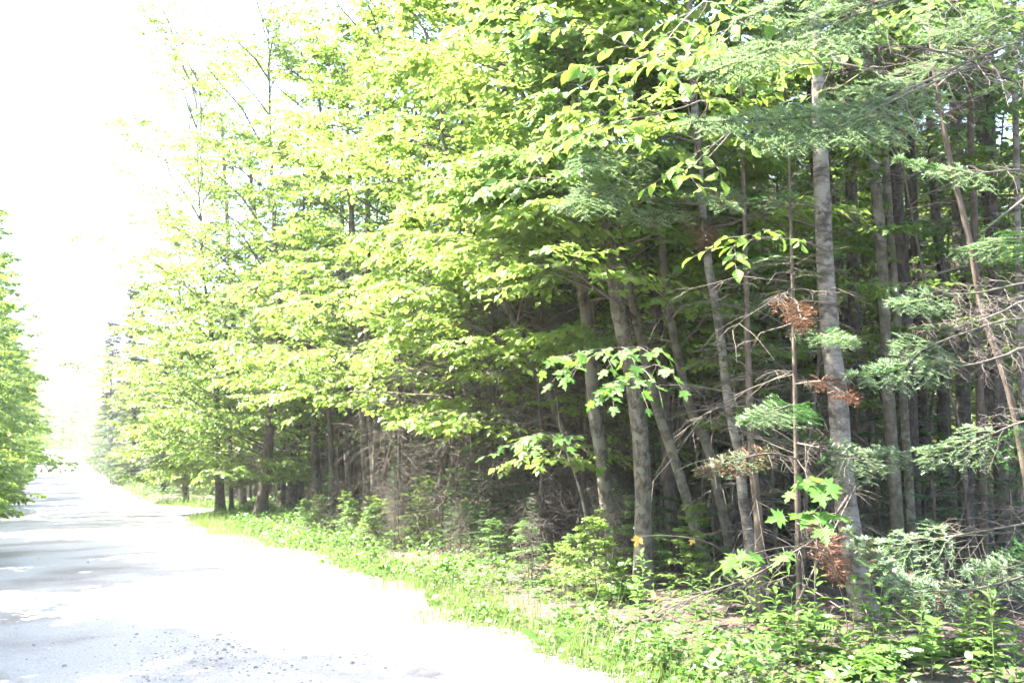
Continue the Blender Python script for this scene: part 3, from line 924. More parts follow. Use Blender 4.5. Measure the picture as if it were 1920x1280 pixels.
def proto(kind, i):
    key = (kind, i)
    if key in PROTO:
        return PROTO[key]
    rng = np.random.default_rng(hash(kind) % 1000 + 17 * i if False else sum(map(ord, kind)) * 7 + 17 * i)
    tw = None
    if kind == 'pole':            # shaded forest stem, crown high up
        P, r = wobble_trunk(rng, 9 + 2 * rng.random(), .05 + .035 * rng.random())
        wd, lf = broadleaf(P, rng, n=15, f0=.52, R=1.7, ntw=7, nsub=5, nlf=5, bias=.2, size=.105, wood_sub=False)
        bark, lm = [M_BK_MAPLE, M_BK_DARK, M_BK_BROWN, M_BK_SMOOTH][i % 4], [M_MAPLE, M_BEECH, M_DEEP][i % 3]
        tw = dead_twigs(P, rng, 40, .05, .55, .8)
    elif kind == 'thin':          # thin suppressed stem, dry twigs, a few leaves
        P, r = wobble_trunk(rng, 5 + 2 * rng.random(), .02 + .012 * rng.random(), .12)
        wd, lf = broadleaf(P, rng, n=12, f0=.4, R=1.2, ntw=6, nsub=4, nlf=4, bias=.2, size=.095)
        bark, lm = [M_BK_BROWN, M_BK_MAPLE, M_BK_DARK][i % 3], [M_MAPLE, M_BEECH, M_DEEP][i % 3]
        tw = dead_twigs(P, rng, 40, .05, .75, .8)
    elif kind == 'conifer':       # fir with a dead lower half
        P, r = wobble_trunk(rng, 8 + 3 * rng.random(), .06 + .03 * rng.random(), .02)
        wd, lf = fir_crown(P, rng, f0=.42, R=1.3, bare=.45, per=5, step=.26, ndn=15)
        bark, lm = M_BK_DARK, M_FIR
        tw = dead_twigs(P, rng, 110, .03, .6, 1.0, 8)
    elif kind == 'deadfir':       # bare grey fir, boughs hanging
        P, r = wobble_trunk(rng, 4.5 + 1.5 * rng.random(), .035 + .01 * rng.random(), .05)
        wd, lf = fir_crown(P, rng, f0=.55, R=.9, bare=.7, per=5, step=.2, ndn=12)
        bark, lm = M_BK_DARK, M_FIR
        tw = dead_twigs(P, rng, 150, .04, .85, 1.1, 10, .55)
    elif kind == 'lowfir':        # small living fir
        H = 1.0 + .7 * i
        P, r = wobble_trunk(rng, H, .012 + .006 * i, .04)
        wd, lf = fir_crown(P, rng, f0=.08, R=.36 + .2 * i, step=.13, per=5, tw=8, need=.034, ndn=20, bare=.15)
        bark, lm = M_BK_BROWN, M_FIR
    elif kind == 'edge':          # leafy to the ground, at the light
        P, r = wobble_trunk(rng, 8 + 2.5 * rng.random(), .09, .05)
        wd, lf = broadleaf(P, rng, n=44, f0=.03, R=2.8, ntw=10, nsub=5, nlf=6, size=.135, el0=.12, bias=.35, wood_sub=False)
        bark, lm = [M_BK_DARK, M_BK_MAPLE, M_BK_BROWN][i % 3], [M_BEECH, M_MAPLE, M_BEECH][i % 3]
    elif kind == 'roadside':      # airier, brighter leaf colour to make up for their shaded side, left of the road
        P, r = wobble_trunk(rng, 8 + 2.5 * rng.random(), .08, .05)
        wd, lf = broadleaf(P, rng, n=36, f0=.03, R=2.7, ntw=9, nsub=5, nlf=5, size=.13, el0=.12, bias=.35, wood_sub=False)
        bark, lm = M_BK_MAPLE, M_BEECH
    elif kind == 'bush':          # leafy understorey
        P, r = wobble_trunk(rng, 2.6 + rng.random(), .03, .1)
        wd, lf = broadleaf(P, rng, n=20, f0=.1, R=1.4, ntw=8, nsub=5, nlf=5, size=.10, el0=.3, bias=.2)
        bark, lm = M_BK_BROWN, [M_BEECH, M_MAPLE][i % 2]
    elif kind == 'cedar':         # dense grey-green conifer by the road
        P, r = wobble_trunk(rng, 9.5, .12, .02)
        wd, lf = fir_crown(P, rng, f0=.04, R=2.3, step=.16, per=8, tw=12, need=.13, ndn=14, droop=.3, bare=.1, rtop=.3)
        bark, lm = M_BK_DARK, M_CEDAR
    elif kind == 'backwall':      # far sunlit foliage behind the stems
        P, r = wobble_trunk(rng, 9.5 + 2 * rng.random(), .09, .05)
        wd, lf = broadleaf(P, rng, n=40, f0=.05, R=2.8, ntw=9, nsub=5, nlf=5, size=.14, bias=.2, wood_sub=False, tilt=.6)
        bark, lm = M_BK_DARK, M_BEECH
    tm = mesh('trunk', [trunk_tube(P, r, 8, rng)], bark, smooth=True)
    cm = mesh('crown', wd + lf, [M_TWIG, lm], [0] * len(wd) + [1] * len(lf))
    wm = mesh('twig_sprays', tw, M_DEADTWIG) if tw else None
    PROTO[key] = (tm, cm, wm)
    return PROTO[key]


def plant_tree(kind, i, x, y, rz, scale, name, label, cat, group):
    tm, cm, wm = proto(kind, i)
    root = thing(name, label, cat, (x, y, float(gz(x, y))), rz, group, scale)
    obj('trunk', tm, root)
    obj('crown', cm, root)
    if wm:
        obj('twig_sprays', wm, root)
    return root


rng = np.random.default_rng(11)
placed = [(o.location.x, o.location.y) for o in C.objects if o.parent is None and o.type == 'EMPTY']


def free(x, y, d):
    return all((x - a) ** 2 + (y - b) ** 2 > d * d for a, b in placed)


# stems inside the wood
counts = dict(pole=0, thin=0, conifer=0)
tries = 0
while sum(counts.values()) < 300 and tries < 20000:
    tries += 1
    s = rng.uniform(-7, 34)
    t = 2.8 + 10.5 * rng.random() ** 1.2
    x, y = xy(s, t)
    if y < 8.5 or x > .56 * y + 1.2:
        continue
    k = rng.choice(['pole', 'thin', 'conifer'], p=[.30, .42, .28])
    if not free(x, y, .42 if k == 'thin' else .6):
        continue
    placed.append((x, y))
    counts[k] += 1
    nm, lb, gp = {'pole': ('maple_tree', 'slender straight trunk deep in the shaded wood behind the front trees', 'slender trunks inside the wood'),
                  'thin': ('maple_sapling', 'thin suppressed stem with dry twigs in the thicket behind the front trees', 'thin stems in the thicket'),
                  'conifer': ('fir_tree', 'fir with dead grey lower boughs inside the wood behind the front trees', 'firs inside the wood')}[k]
    plant_tree(k, int(rng.integers(0, {'pole': 6, 'thin': 6, 'conifer': 3}[k])), x, y, rng.uniform(0, 6.28), rng.uniform(.8, 1.15), nm, lb, 'tree', gp)
# leafy trees closing the view at the back of the wood
cnt = 0
while cnt < 80:
    s = rng.uniform(-16, 40)
    t = rng.uniform(18.5, 30)
    x, y = xy(s, t)
    if y < 8 or x > .62 * y + 4 or not free(x, y, 1.5):
        continue
    placed.append((x, y))
    cnt += 1
    plant_tree('backwall', cnt % 3, x, y, rng.uniform(0, 6.28), rng.uniform(.8, 1.1), 'beech_tree', 'leafy sunlit tree glimpsed between the stems at the back of the wood', 'tree', 'leafy trees at the back of the wood')
# dead firs of the grey thicket and thin brush near the front
cnt = 0
while cnt < 16:
    x, y = xy(rng.uniform(3.5, 14), rng.uniform(2.2, 5.0))
    if not free(x, y, .35):
        continue
    placed.append((x, y))
    cnt += 1
    plant_tree('deadfir', cnt % 3, x, y, rng.uniform(0, 6.28), rng.uniform(.75, 1.1), 'fir_tree', 'dead grey fir with drooping bare boughs in the thicket at the centre', 'tree', 'dead firs of the grey thicket')
cnt = 0
while cnt < 40:
    x, y = xy(rng.uniform(-4, 9), rng.uniform(2.6, 8))
    if y < 8.2 or x > .56 * y + .5 or not free(x, y, .3):
        continue
    placed.append((x, y))
    cnt += 1
    plant_tree('thin', int(rng.integers(0, 6)), x, y, rng.uniform(0, 6.28), rng.uniform(.55, .95), 'maple_sapling', 'thin suppressed stem with dry twigs in the thicket behind the front trees', 'tree', 'thin stems in the thicket')
cnt = 0
while cnt < 34:
    x, y = xy(rng.uniform(-3, 16), rng.uniform(2.0, 8))
    if y < 8.8 or x > .53 * y or not free(x, y, .35):
        continue
    placed.append((x, y))
    cnt += 1
    plant_tree('lowfir', int(rng.integers(0, 3)), x, y, rng.uniform(0, 6.28), rng.uniform(.8, 1.3), 'fir_sapling', 'young green fir growing in the shade among the stems', 'tree', 'young firs among the stems')
# understorey bushes
cnt = 0
while cnt < 46:
    s = rng.uniform(0, 36)
    t = rng.uniform(3.5, 15)
    x, y = xy(s, t)
    if y < 11 or x > .55 * y or not free(x, y, .5):
        continue
    placed.append((x, y))
    cnt += 1
    plant_tree('bush', cnt % 4, x, y, rng.uniform(0, 6.28), rng.uniform(.8, 1.3), 'maple_sapling', 'low leafy sapling in the understorey among the stems', 'tree', 'leafy saplings in the understorey')
# right-hand edge of the road further down
for i, s in enumerate(np.concatenate([np.arange(31, 70, 3.0), np.arange(70, 150, 5.0), np.arange(150, 250, 7)])):
    for row in range(2):
        t = 2.6 + edge_r(s) + row * 3.0 + rng.uniform(0, 1.2)
        x, y = xy(s + rng.uniform(-1, 1), t)
        if 36 < s < 58 and row == 0 and i % 2 == 0:
            continue
        plant_tree('edge', int(rng.integers(0, 4)), x, y, AZ_ROAD + rng.normal(0, .5), rng.uniform(.75, 1.05) * (.8 if row == 0 else 1.0), 'maple_tree',
                   'leafy tree lining the right side of the road beyond the pull-off', 'tree', 'trees lining the far right side of the road')
for (px, Y, scl, lab) in ((258, 60, 1.22, 'dense grey-green cedar standing by the road at the left end of the leafy trees'), (214, 80, 1.25, 'dense grey-green cedar further along, next to the gap of sky'), (312, 47, .75, 'small ragged cedar with dry grey boughs beside the pull-off')):
    x = (px - 960) / F0 * Y
    plant_tree('cedar', 0 if px != 312 else 1, x, Y, px, scl, 'cedar_tree', lab, 'tree', 'cedars along the road')
# left-hand side: out of view near the camera (they throw the shade on the gravel), in view further down
GL = 'trees lining the left side of the road'
for i, s in enumerate(np.concatenate([np.arange(-5, 26, 2.6), np.arange(27, 70, 2.8), np.arange(70, 150, 5.0), np.arange(150, 260, 6)])):
    for row in range(2):
        t = -ROAD_W - 2.0 - row * 3.0 - rng.uniform(0, 1.3)
        if s < 26 and row:
            continue
        if not row:
            t += -1.6 if s < 1 else .2 if s < 14 else -1.3 if s < 27 else .5
        x, y = xy(s + rng.uniform(-.8, .8), t)
        plant_tree('edge' if s < 27 else 'roadside', int(rng.integers(0, 4)), x, y, AZ_ROAD + math.pi + rng.normal(0, .5), rng.uniform(.95, 1.08) if s < 15 else rng.uniform(1.15, 1.35) if s < 25 else rng.uniform(1.0, 1.2) if s < 70 else rng.uniform(1.0, 1.3), 'birch_tree',
                   'bright leafy tree lining the left side of the road', 'tree', GL)
# wood closing the end of the road
for i in range(34):
    s, t = rng.uniform(245, 330), rng.uniform(-45, 70)
    x, y = xy(s, t)
    x, y = ROAD_P[0] + s * ROAD_D[0] + rng.uniform(-30, 30) * ROAD_N[0], ROAD_P[1] + s * ROAD_D[1] + rng.uniform(-30, 30) * ROAD_N[1]
    plant_tree('edge', i % 4, x, y, rng.uniform(0, 6.28), rng.uniform(.9, 1.3), 'maple_tree', 'distant tree closing the view at the far end of the road', 'tree', 'trees at the far end of the road')

# ------------------------------------------------------------------ near boughs whose leaves and needles can be told apart
def leaf_mesh(name, V, F, mat):
    return mesh(name, [(V, F)], mat, smooth=False)


def maple_outline():
    half = [(0, .0), (.02, .16), (-.06, .34), (.09, .24), (.16, .46), (.24, .30), (.44, .56), (.50, .40), (.46, .17), (.60, .15), (.72, .20), (.80, .09), (1.0, 0)]
    pts = half + [(u, -v) for u, v in half[-2:0:-1]]
    V = np.array([(.34, 0, .0)] + [(u, v, .10 * abs(v) - .10 * max(u - .4, 0) ** 2 - .12 * v * v) for u, v in pts])
    m = len(pts)
    F = np.array([(0, i + 1, (i + 1) % m + 1) for i in range(m)])[:, ::-1]
    return V, F


L_BEECH = [leaf_mesh('leaf', LEAF_V * np.array([1, sx, b]), LEAF_F, M_BEECHV) for sx, b in ((1.05, 1.0), (1.2, 2.2), (.92, -1.2))]
MV, MF = maple_outline()
L_MAPLE = [leaf_mesh('leaf', MV * np.array([1, sx, b]), MF, M_MAPLEV) for sx, b in ((1.0, 1.0), (1.1, 2.6), (.9, -1.5))]
LANCE = leaf_mesh('leaf', np.column_stack([LEAF_V[:, 0], LEAF_V[:, 1] * .62, LEAF_V[:, 2] - .22 * LEAF_V[:, 0] ** 2]), LEAF_F, M_HERB)
OVAL = leaf_mesh('leaf', np.column_stack([LEAF_V[:, 0], LEAF_V[:, 1] * 1.45, LEAF_V[:, 2] - .12 * LEAF_V[:, 0] ** 2]), LEAF_F, M_HERB)
YELLOW = leaf_mesh('leaf', MV * np.array([1, 1, 3.0]), MF, M_YELLOW)


def leafy_branch(root, base, pts, leaves, size, rng, ntw=7, per=5, from_f=.35, r=.008, tw_len=.35, droop=.25):
    """A branch part of root with every leaf a sub-part."""
    P = spline([pix(*p) for p in pts], 12) - base
    L = np.linalg.norm(P[-1] - P[0])
    u = np.linspace(0, 1, 12)
    f = np.linspace(from_f, .97, ntw)
    ln = tw_len * rng.uniform(.6, 1.15, ntw)
    TW = side_shoots(P[None], None, np.zeros(ntw, int), f, np.where(np.arange(ntw) % 2, 1, -1), rng.uniform(.5, 1.0, ntw), ln, rng, 5, droop)
    br = obj('branch', mesh('branch', [tubes(P[None], (r * (1 - .8 * u))[None], 6), tubes(TW, np.broadcast_to(np.linspace(.003, .0014, 5), (ntw, 5)), 4)], M_TWIG, smooth=True), root)
    paths = [(TW[i:i + 1], per) for i in range(ntw)] + [(P[None, 6:], per)]
    for Q, c in paths:
        for j in range(c):
            ff = .2 + .8 * (j + .6) / c if j < c - 1 else .999
            p, T = along(Q, np.zeros(1, int), np.array([ff]))
            T = T[0]
            sd = nrm(np.cross(T, np.array([.01, .02, 1.0])))
            a = .1 if j == c - 1 else .9 + rng.normal(0, .15)
            d = math.cos(a) * T + (1 if j % 2 else -1) * math.sin(a) * sd
            d[2] -= .35 + rng.normal(0, .25)
            nn = np.array([0, -.15, 1.0]) + rng.normal(0, .35, 3)
            obj('leaf', leaves[int(rng.integers(0, len(leaves)))], br, frame(p[0], d, nn, size * rng.uniform(.7, 1.15)))
    return br


rng = np.random.default_rng(21)
for pts, ntw, per in (
        ([(1302, 330, 9.0), (1325, 190, 7.4), (1250, 122, 6.4), (1160, 80, 5.8), (1060, 25, 5.4), (975, 10, 5.2)], 10, 5),
        ([(1300, 200, 9.0), (1310, 120, 7.0), (1250, 105, 6.0), (1170, 120, 5.6), (1085, 130, 5.3)], 7, 5),
        ([(1296, 60, 9.0), (1330, 0, 6.6), (1290, 30, 5.8), (1255, 70, 5.4), (1225, 112, 5.2)], 7, 5),
        ([(1298, 250, 9.0), (1330, 190, 6.8), (1270, 205, 5.9), (1190, 222, 5.5), (1120, 240, 5.3)], 6, 5),
        ([(1306, 320, 9.0), (1370, 250, 6.6), (1340, 270, 5.9), (1310, 300, 5.6), (1275, 328, 5.4)], 5, 5),
        ([(1300, 120, 9.0), (1380, 60, 6.6), (1390, 30, 5.8), (1360, 60, 5.5), (1310, 100, 5.3)], 6, 5)):
    leafy_branch(slim, slim_b, pts, L_BEECH, .105, rng, ntw, per)
for pts, ntw, per in (
        ([(1550, 470, 8.0), (1500, 450, 7.0), (1450, 448, 6.3), (1400, 440, 6.0), (1375, 462, 5.9)], 5, 5),
        ([(1536, 180, 8.0), (1560, 120, 6.6), (1540, 95, 5.9), (1490, 95, 5.6), (1440, 110, 5.5)], 5, 4)):
    leafy_branch(birch, birch_b, pts, L_BEECH, .105, rng, ntw, per)
for pts, ntw, per, sz in (
        ([(1180, 690, 9.7), (1215, 655, 8.2), (1190, 650, 7.3), (1120, 655, 6.9), (1050, 668, 6.7)], 11, 4, .10),
        ([(1190, 760, 9.7), (1230, 690, 8.0), (1210, 690, 7.2), (1180, 705, 6.9), (1150, 720, 6.8)], 7, 4, .095)):
    leafy_branch(bigm, bigm_b, pts, L_MAPLE, sz, rng, ntw, per, tw_len=.30, droop=.5, r=.005)
# knee-high maple seedlings with large lobed leaves in front of the birch
for lab, stem, brs in (
        ('young maple with big lobed leaves spread low in front of the bowed trunks', [(1590, 1190), (1580, 1120), (1550, 1040), (1500, 1020)],
         [[(1520, 1025, 6.9), (1470, 1025, 6.6), (1420, 1035, 6.4), (1378, 1045, 6.3)]]),
        ('young maple with a few big lobed leaves against the birch trunk', [(1530, 1200), (1528, 1080), (1535, 980), (1545, 930)],
         [[(1545, 930, 6.8), (1535, 910, 6.6), (1525, 900, 6.5), (1515, 905, 6.4)], [(1532, 1010, 6.8), (1540, 970, 6.6), (1535, 960, 6.5), (1520, 965, 6.45)]])):
    base, P, r = traced_trunk(stem, (6, 4), Y=6.9, top_h=.5)
    root = thing('maple_seedling', lab, 'plant', base)
    obj('stem', mesh('stem', [tubes(P[None], np.full((1, len(P)), .004), 6)], M_TWIG, smooth=True), root)
    for b in brs:
        leafy_branch(root, base, b, L_MAPLE, .135, rng, 3, 3, tw_len=.2, r=.004)
base = hit(1010, 905)
root, base, P = tree('beech_sapling', 'beech sapling holding out a pale leafy spray left of the leaning trunks', 'tree', [(1105, 1000), (1090, 930), (1075, 880), (1060, 840)], (8, 5), M_BK_SMOOTH, Y=10.8, top_h=2.0)
leafy_branch(root, base, [(1062, 845, 10.8), (1045, 815, 10.2), (1010, 812, 9.6), (968, 830, 9.3)], L_MAPLE, .12, rng, 6, 4, from_f=.2)


def bough(root, base, pts, rng, ntw=22, tw_len=.4, live=.3, r=.009, brown=0.0, fresh_lit=False, need=.028, fan=1.0, nsub=9):
    P = spline([pix(*p) for p in pts], 14) - base
    wd, fr, od, dd = fir_branch(P, rng, ntw=ntw, tw_len=tw_len, live=live, wood_r=r, brown=brown, need=need, fan=fan, nsub=nsub, wide=1.5, step=.0058)
    br = obj('branch', mesh('branch', wd, M_DEADTWIG, smooth=True), root)
    allp = [(fr, 0), (od, 1), (dd, 2)]
    parts = [p for L_, i in allp for p in L_]
    mi = [i for L_, i in allp for p in L_]
    if parts:
        obj('needles', mesh('needles', parts, [M_FIRTIP_LIT, M_FIRTIP_LIT if fresh_lit else M_FIR, M_BROWN], mi), br)
    return br


rng = np.random.default_rng(31)
# fir standing just outside the right margin, its boughs reach into the picture
nf, nf_b, nf_P = tree('fir_tree', 'fir whose bare and green boughs reach in from the right margin', 'tree', [(2040, 1260), (2035, 900), (2030, 600), (2025, 200), (2020, -100)], (40, 30), M_BK_BROWN,
                      Y=6.6, top_h=8, crown='fir', leaf=dict(f0=.62, R=1.2, bare=.2), seed=77)
for pts, kw in (
        ([(2024, 20, 6.6), (1930, 70, 6.2), (1805, 120, 5.8), (1640, 195, 5.4), (1500, 222, 5.2), (1295, 228, 5.0)], dict(ntw=44, tw_len=.55, live=.42, fresh_lit=True, r=.012, need=.03)),
        ([(2022, -90, 6.6), (1850, -60, 6.0), (1700, -5, 5.6), (1560, 45, 5.4), (1440, 95, 5.2), (1320, 140, 5.1)], dict(ntw=40, tw_len=.55, live=.38, fresh_lit=True, r=.011, need=.03)),
        ([(2024, 40, 6.6), (1900, 95, 6.0), (1760, 150, 5.6), (1640, 205, 5.3), (1540, 250, 5.1), (1420, 268, 5.0)], dict(ntw=30, tw_len=.42, live=.5, fresh_lit=True, r=.008, need=.03)),
        ([(2022, -140, 6.6), (1850, -120, 6.0), (1700, -60, 5.6), (1540, -20, 5.4), (1380, 40, 5.3)], dict(ntw=26, tw_len=.4, live=.4, fresh_lit=True, r=.01)),
        ([(2026, 190, 6.6), (1920, 160, 6.2), (1800, 107, 5.8), (1680, 85, 5.6), (1565, 72, 5.5)], dict(ntw=20, tw_len=.3, live=.8, r=.011)),
        ([(2022, 30, 6.6), (1920, 20, 6.2), (1830, 50, 5.9), (1740, 70, 5.7)], dict(ntw=16, tw_len=.35, live=.3, fresh_lit=True)),
        ([(2028, 330, 6.6), (1920, 318, 6.3), (1800, 325, 6.0), (1680, 297, 5.8)], dict(ntw=16, tw_len=.28, live=.55, r=.008)),
        ([(2030, 520, 6.6), (1920, 531, 6.2), (1835, 549, 5.9), (1779, 552, 5.8), (1726, 564, 5.7), (1678, 572, 5.6)], dict(ntw=20, tw_len=.28, live=.55, fresh_lit=True)),
        ([(2030, 540, 6.6), (1920, 564, 6.3), (1877, 585, 6.1), (1795, 613, 5.9), (1716, 616, 5.8)], dict(ntw=18, tw_len=.3, live=1.2)),
        ([(2030, 600, 6.6), (1900, 598, 6.2), (1812, 623, 5.9), (1730, 655, 5.7), (1690, 690, 5.6), (1600, 705, 5.5)], dict(ntw=24, tw_len=.35, live=.55)),
        ([(2032, 640, 6.6), (1920, 652, 6.3), (1887, 665, 6.2), (1812, 685, 6.0), (1762, 678, 5.9)], dict(ntw=16, tw_len=.3, live=1.2, r=.012)),
        ([(2028, 330, 6.6), (1960, 345, 6.3), (1907, 383, 6.1), (1835, 440, 5.9)], dict(ntw=7, tw_len=.18, live=1.3, r=.017, nsub=2)),
        ([(2034, 1040, 6.6), (1920, 1080, 6.1), (1837, 1102, 5.9), (1759, 1108, 5.8), (1697, 1095, 5.7), (1650, 1050, 5.65), (1587, 995, 5.6)], dict(ntw=26, tw_len=.22, live=.35, r=.009, fresh_lit=True, brown=.12)),
        ([(2034, 1000, 6.6), (1960, 1040, 6.3), (1900, 1062, 6.2), (1815, 1075, 6.1)], dict(ntw=14, tw_len=.3, live=.2)),
        ([(2032, 960, 6.6), (1900, 985, 6.5), (1780, 1005, 6.7), (1680, 1020, 6.9), (1612, 1030, 7.0)], dict(ntw=24, tw_len=.4, live=.45)),
        ([(2030, 780, 6.6), (1920, 790, 6.4), (1820, 830, 6.5), (1720, 850, 6.7)], dict(ntw=20, tw_len=.4, live=.4)),
        ([(2026, 420, 6.6), (1940, 440, 6.6), (1870, 455, 6.7), (1800, 470, 6.8)], dict(ntw=16, tw_len=.32, live=.3))):
    bough(nf, nf_b, pts, rng, **kw)
# boughs of the fir behind the centre trunks and of the short fir by the birch
for pts, kw in (
        ([(1205, 330, 11.2), (1220, 320, 9.6), (1180, 340, 8.6), (1120, 365, 8.0), (1060, 390, 7.8)], dict(ntw=28, tw_len=.6, live=.2)),
        ([(1203, 300, 11.2), (1250, 270, 9.6), (1200, 290, 8.6), (1130, 300, 8.1), (1080, 310, 8.0)], dict(ntw=26, tw_len=.55, live=.2)),
        ([(1208, 380, 11.2), (1300, 340, 9.4), (1340, 360, 8.4), (1360, 390, 7.8)], dict(ntw=24, tw_len=.5, live=.2, brown=.1)),
        ([(1210, 420, 11.2), (1280, 390, 9.6), (1250, 400, 8.6), (1180, 410, 8.0)], dict(ntw=24, tw_len=.5, live=.2, brown=.15)),
        ([(1212, 450, 11.2), (1300, 400, 9.4), (1320, 430, 8.6), (1325, 470, 8.3)], dict(ntw=16, tw_len=.3, live=.1, brown=1.0))):
    bough(midfir, midfir_b, pts, rng, **kw)
bf, bf_b, bf_P = tree('fir_tree', 'slim fir with drooping green sprays in front of the birch', 'tree', [(1500, 1165), (1497, 1000), (1492, 800), (1488, 600), (1485, 500)], (14, 9), M_BK_BROWN, Y=7.7, top_h=4.6,
                      crown='fir', leaf=dict(f0=.7, R=.5, bare=.4), dead=36, dead_f=(.05, .8), dead_L=.8)
for pts, kw in (
        ([(1492, 760, 7.7), (1480, 760, 7.3), (1440, 775, 7.0), (1395, 790, 6.8)], dict(ntw=18, tw_len=.28, live=.1)),
        ([(1490, 620, 7.7), (1520, 620, 7.3), (1560, 632, 7.0), (1600, 640, 6.8)], dict(ntw=16, tw_len=.25, live=.3)),
        ([(1488, 560, 7.7), (1495, 570, 7.4), (1500, 590, 7.2), (1508, 610, 7.1)], dict(ntw=10, tw_len=.2, live=0, brown=1.0)),
        ([(1493, 860, 7.7), (1440, 850, 7.3), (1370, 865, 7.0), (1315, 885, 6.9)], dict(ntw=16, tw_len=.22, live=.3, brown=.5)),
        ([(1494, 980, 7.7), (1530, 1000, 7.2), (1560, 1040, 7.0), (1580, 1090, 6.9)], dict(ntw=14, tw_len=.2, live=.2, brown=1.0)),
        ([(1491, 720, 7.7), (1540, 715, 7.2), (1580, 735, 7.0), (1605, 750, 6.9)], dict(ntw=10, tw_len=.16, live=.3, brown=1.0)),
        ([(1492, 830, 7.7), (1540, 840, 7.5), (1610, 860, 7.4), (1690, 850, 7.4)], dict(ntw=22, tw_len=.4, live=.3))):
    bough(bf, bf_b, pts, rng, **kw)
# low brush hiding the feet of the front trees
rngb = np.random.default_rng(51)
for i in range(46):
    s_b = rngb.uniform(2.6, 14)
    x, y = xy(s_b, edge_r(s_b) + rngb.uniform(1.0, 2.6))
    kind_b = ('bush', 'deadfir', 'bush', 'deadfir', 'bush', 'lowfir')[i % 6]
    nm, lb, gp, sc_b = {'bush': ('low_shrub', 'low twiggy green shrub at the feet of the front trees', 'low shrubs at the feet of the trees', rngb.uniform(.16, .32)),
                        'deadfir': ('dead_brush', 'tangle of dry grey brush at the feet of the front trees', 'dry brush at the feet of the trees', rngb.uniform(.16, .3)),
                        'lowfir': ('fir_sapling', 'knee-high green fir among the brush at the feet of the front trees', 'knee-high firs in the brush', rngb.uniform(.25, .4))}[kind_b]
    plant_tree(kind_b, i % 3, x, y, rngb.uniform(0, 6.28), sc_b, nm, lb, 'tree' if kind_b == 'lowfir' else 'shrub', gp)
# living small firs at the edge
lowfirs = [(735, 985, 1, 'knee-high bluish fir at the verge left of the short blue-grey trunk'), (790, 1000, 0, 'tiny bushy fir beside the short blue-grey fir trunk'),
           (1120, 1035, 1, 'small bright fir in front of the lichen-spotted centre trunk'), (1175, 1060, 0, 'tiny fir tucked between the two big centre trunks'),
           (1265, 1090, 0, 'tiny fir at the foot of the bowed trunks'), (1240, 1060, 1, 'small fir right of the thickest centre trunk'),
           (1760, 1120, 1, 'small dark fir right of the pale smooth trunk'), (1890, 1150, 1, 'small dark fir in the corner shade by the right margin'),
           (745, 950, 2, 'ragged brownish fir as tall as a person left of the dead thicket')]
for i, (px, py, k, lab) in enumerate(lowfirs):
    p = hit(px, py)
    plant_tree('lowfir', k, p[0], p[1], i * 1.3, 1.0, 'fir_sapling', lab, 'tree', 'small firs at the edge of the wood')

# ------------------------------------------------------------------ dead wood
def stick(name, label, pts, r, mat, rng, ntw=0, tw_len=.3, yellow=None):
    P = spline([p if isinstance(p, np.ndarray) else pix(*p) for p in pts], 16)
    base = P[0].copy()
    P = P - base
    root = thing(name, label, 'branch', base)
    u = np.linspace(0, 1, 16)
    obj('stem', mesh('stem', [tubes(P[None], (r * (1 - .7 * u))[None], 7)], mat, smooth=True), root)
    if ntw:
        TW = side_shoots(P[None], None, np.zeros(ntw, int), rng.uniform(.2, 1, ntw), rng.choice([-1, 1], ntw), rng.uniform(.2, .8, ntw), tw_len * rng.uniform(.5, 1.3, ntw), rng, 5, .2, 1)
        obj('twig_sprays', mesh('twig_sprays', [tubes(TW, np.broadcast_to(np.linspace(.003, .001, 5), (ntw, 5)), 3)], mat), root)
    if yellow:
        for f, sz in yellow:
            p, T = along(P[None], np.zeros(1, int), np.array([f]))
            obj('leaf', YELLOW, root, frame(p[0], (-.3, -.2, -.9), (.2, -1, .2), sz))
    return root


g1 = hit(1385, 1085)
stick('bent_stem', 'pale bent stick arching over the weeds with a yellow leaf at its tip', [g1, (1358, 1035, 8.6), (1310, 1012, 8.3), (1250, 1004, 8.1), (1197, 1005, 8.0)], .011, M_DEADTWIG, rng, yellow=[(.999, .10), (.55, .06)])
stick('fallen_branch', 'grey dead branch with fine twigs sweeping down left of the birch', [(1590, 930, 7.9), (1540, 1000, 7.5), (1480, 1040, 7.2), (1400, 1085, 7.0), (1310, 1115, 7.0), (1240, 1145, 7.1)], .012, M_DEADTWIG, rng, 40, .45)
stick('fallen_branch', 'thin dead branch leaning diagonally across the gap left of the birch', [hit(1460, 1215), (1500, 1120, 7.0), (1560, 1000, 7.3), (1610, 900, 7.7)], .010, M_DEADTWIG, rng, 14, .3)
stick('fallen_branch', 'pale dead bough hanging in front of the short blue-grey trunk', [(838, 900, 17.0), (815, 915, 16.4), (860, 935, 15.8), (920, 950, 15.2), (960, 985, 14.8)], .012, M_DEADTWIG, rng, 20, .4)
stick('fallen_branch', 'broken pale sapling slanting in the shade right of the smooth trunk', [hit(1750, 1150), (1770, 1060, 8.6), (1800, 980, 8.9), (1815, 900, 9.0)], .018, M_DEADTWIG, rng, 12, .35)
stick('fallen_branch', 'bare grey branch curving through the dead thicket', [(940, 870, 14.6), (900, 895, 14), (960, 905, 13.6), (1030, 900, 13.2), (1075, 875, 12.9)], .012, M_DEADTWIG, rng, 16, .4)

# ------------------------------------------------------------------ verge and undergrowth
rng = np.random.default_rng(41)


def strip(n, s0, s1, off0, off1, pw=1.0):
    s = s0 + (s1 - s0) * rng.random(n) ** pw
    o = rng.uniform(off0, off1, n)
    return s, o


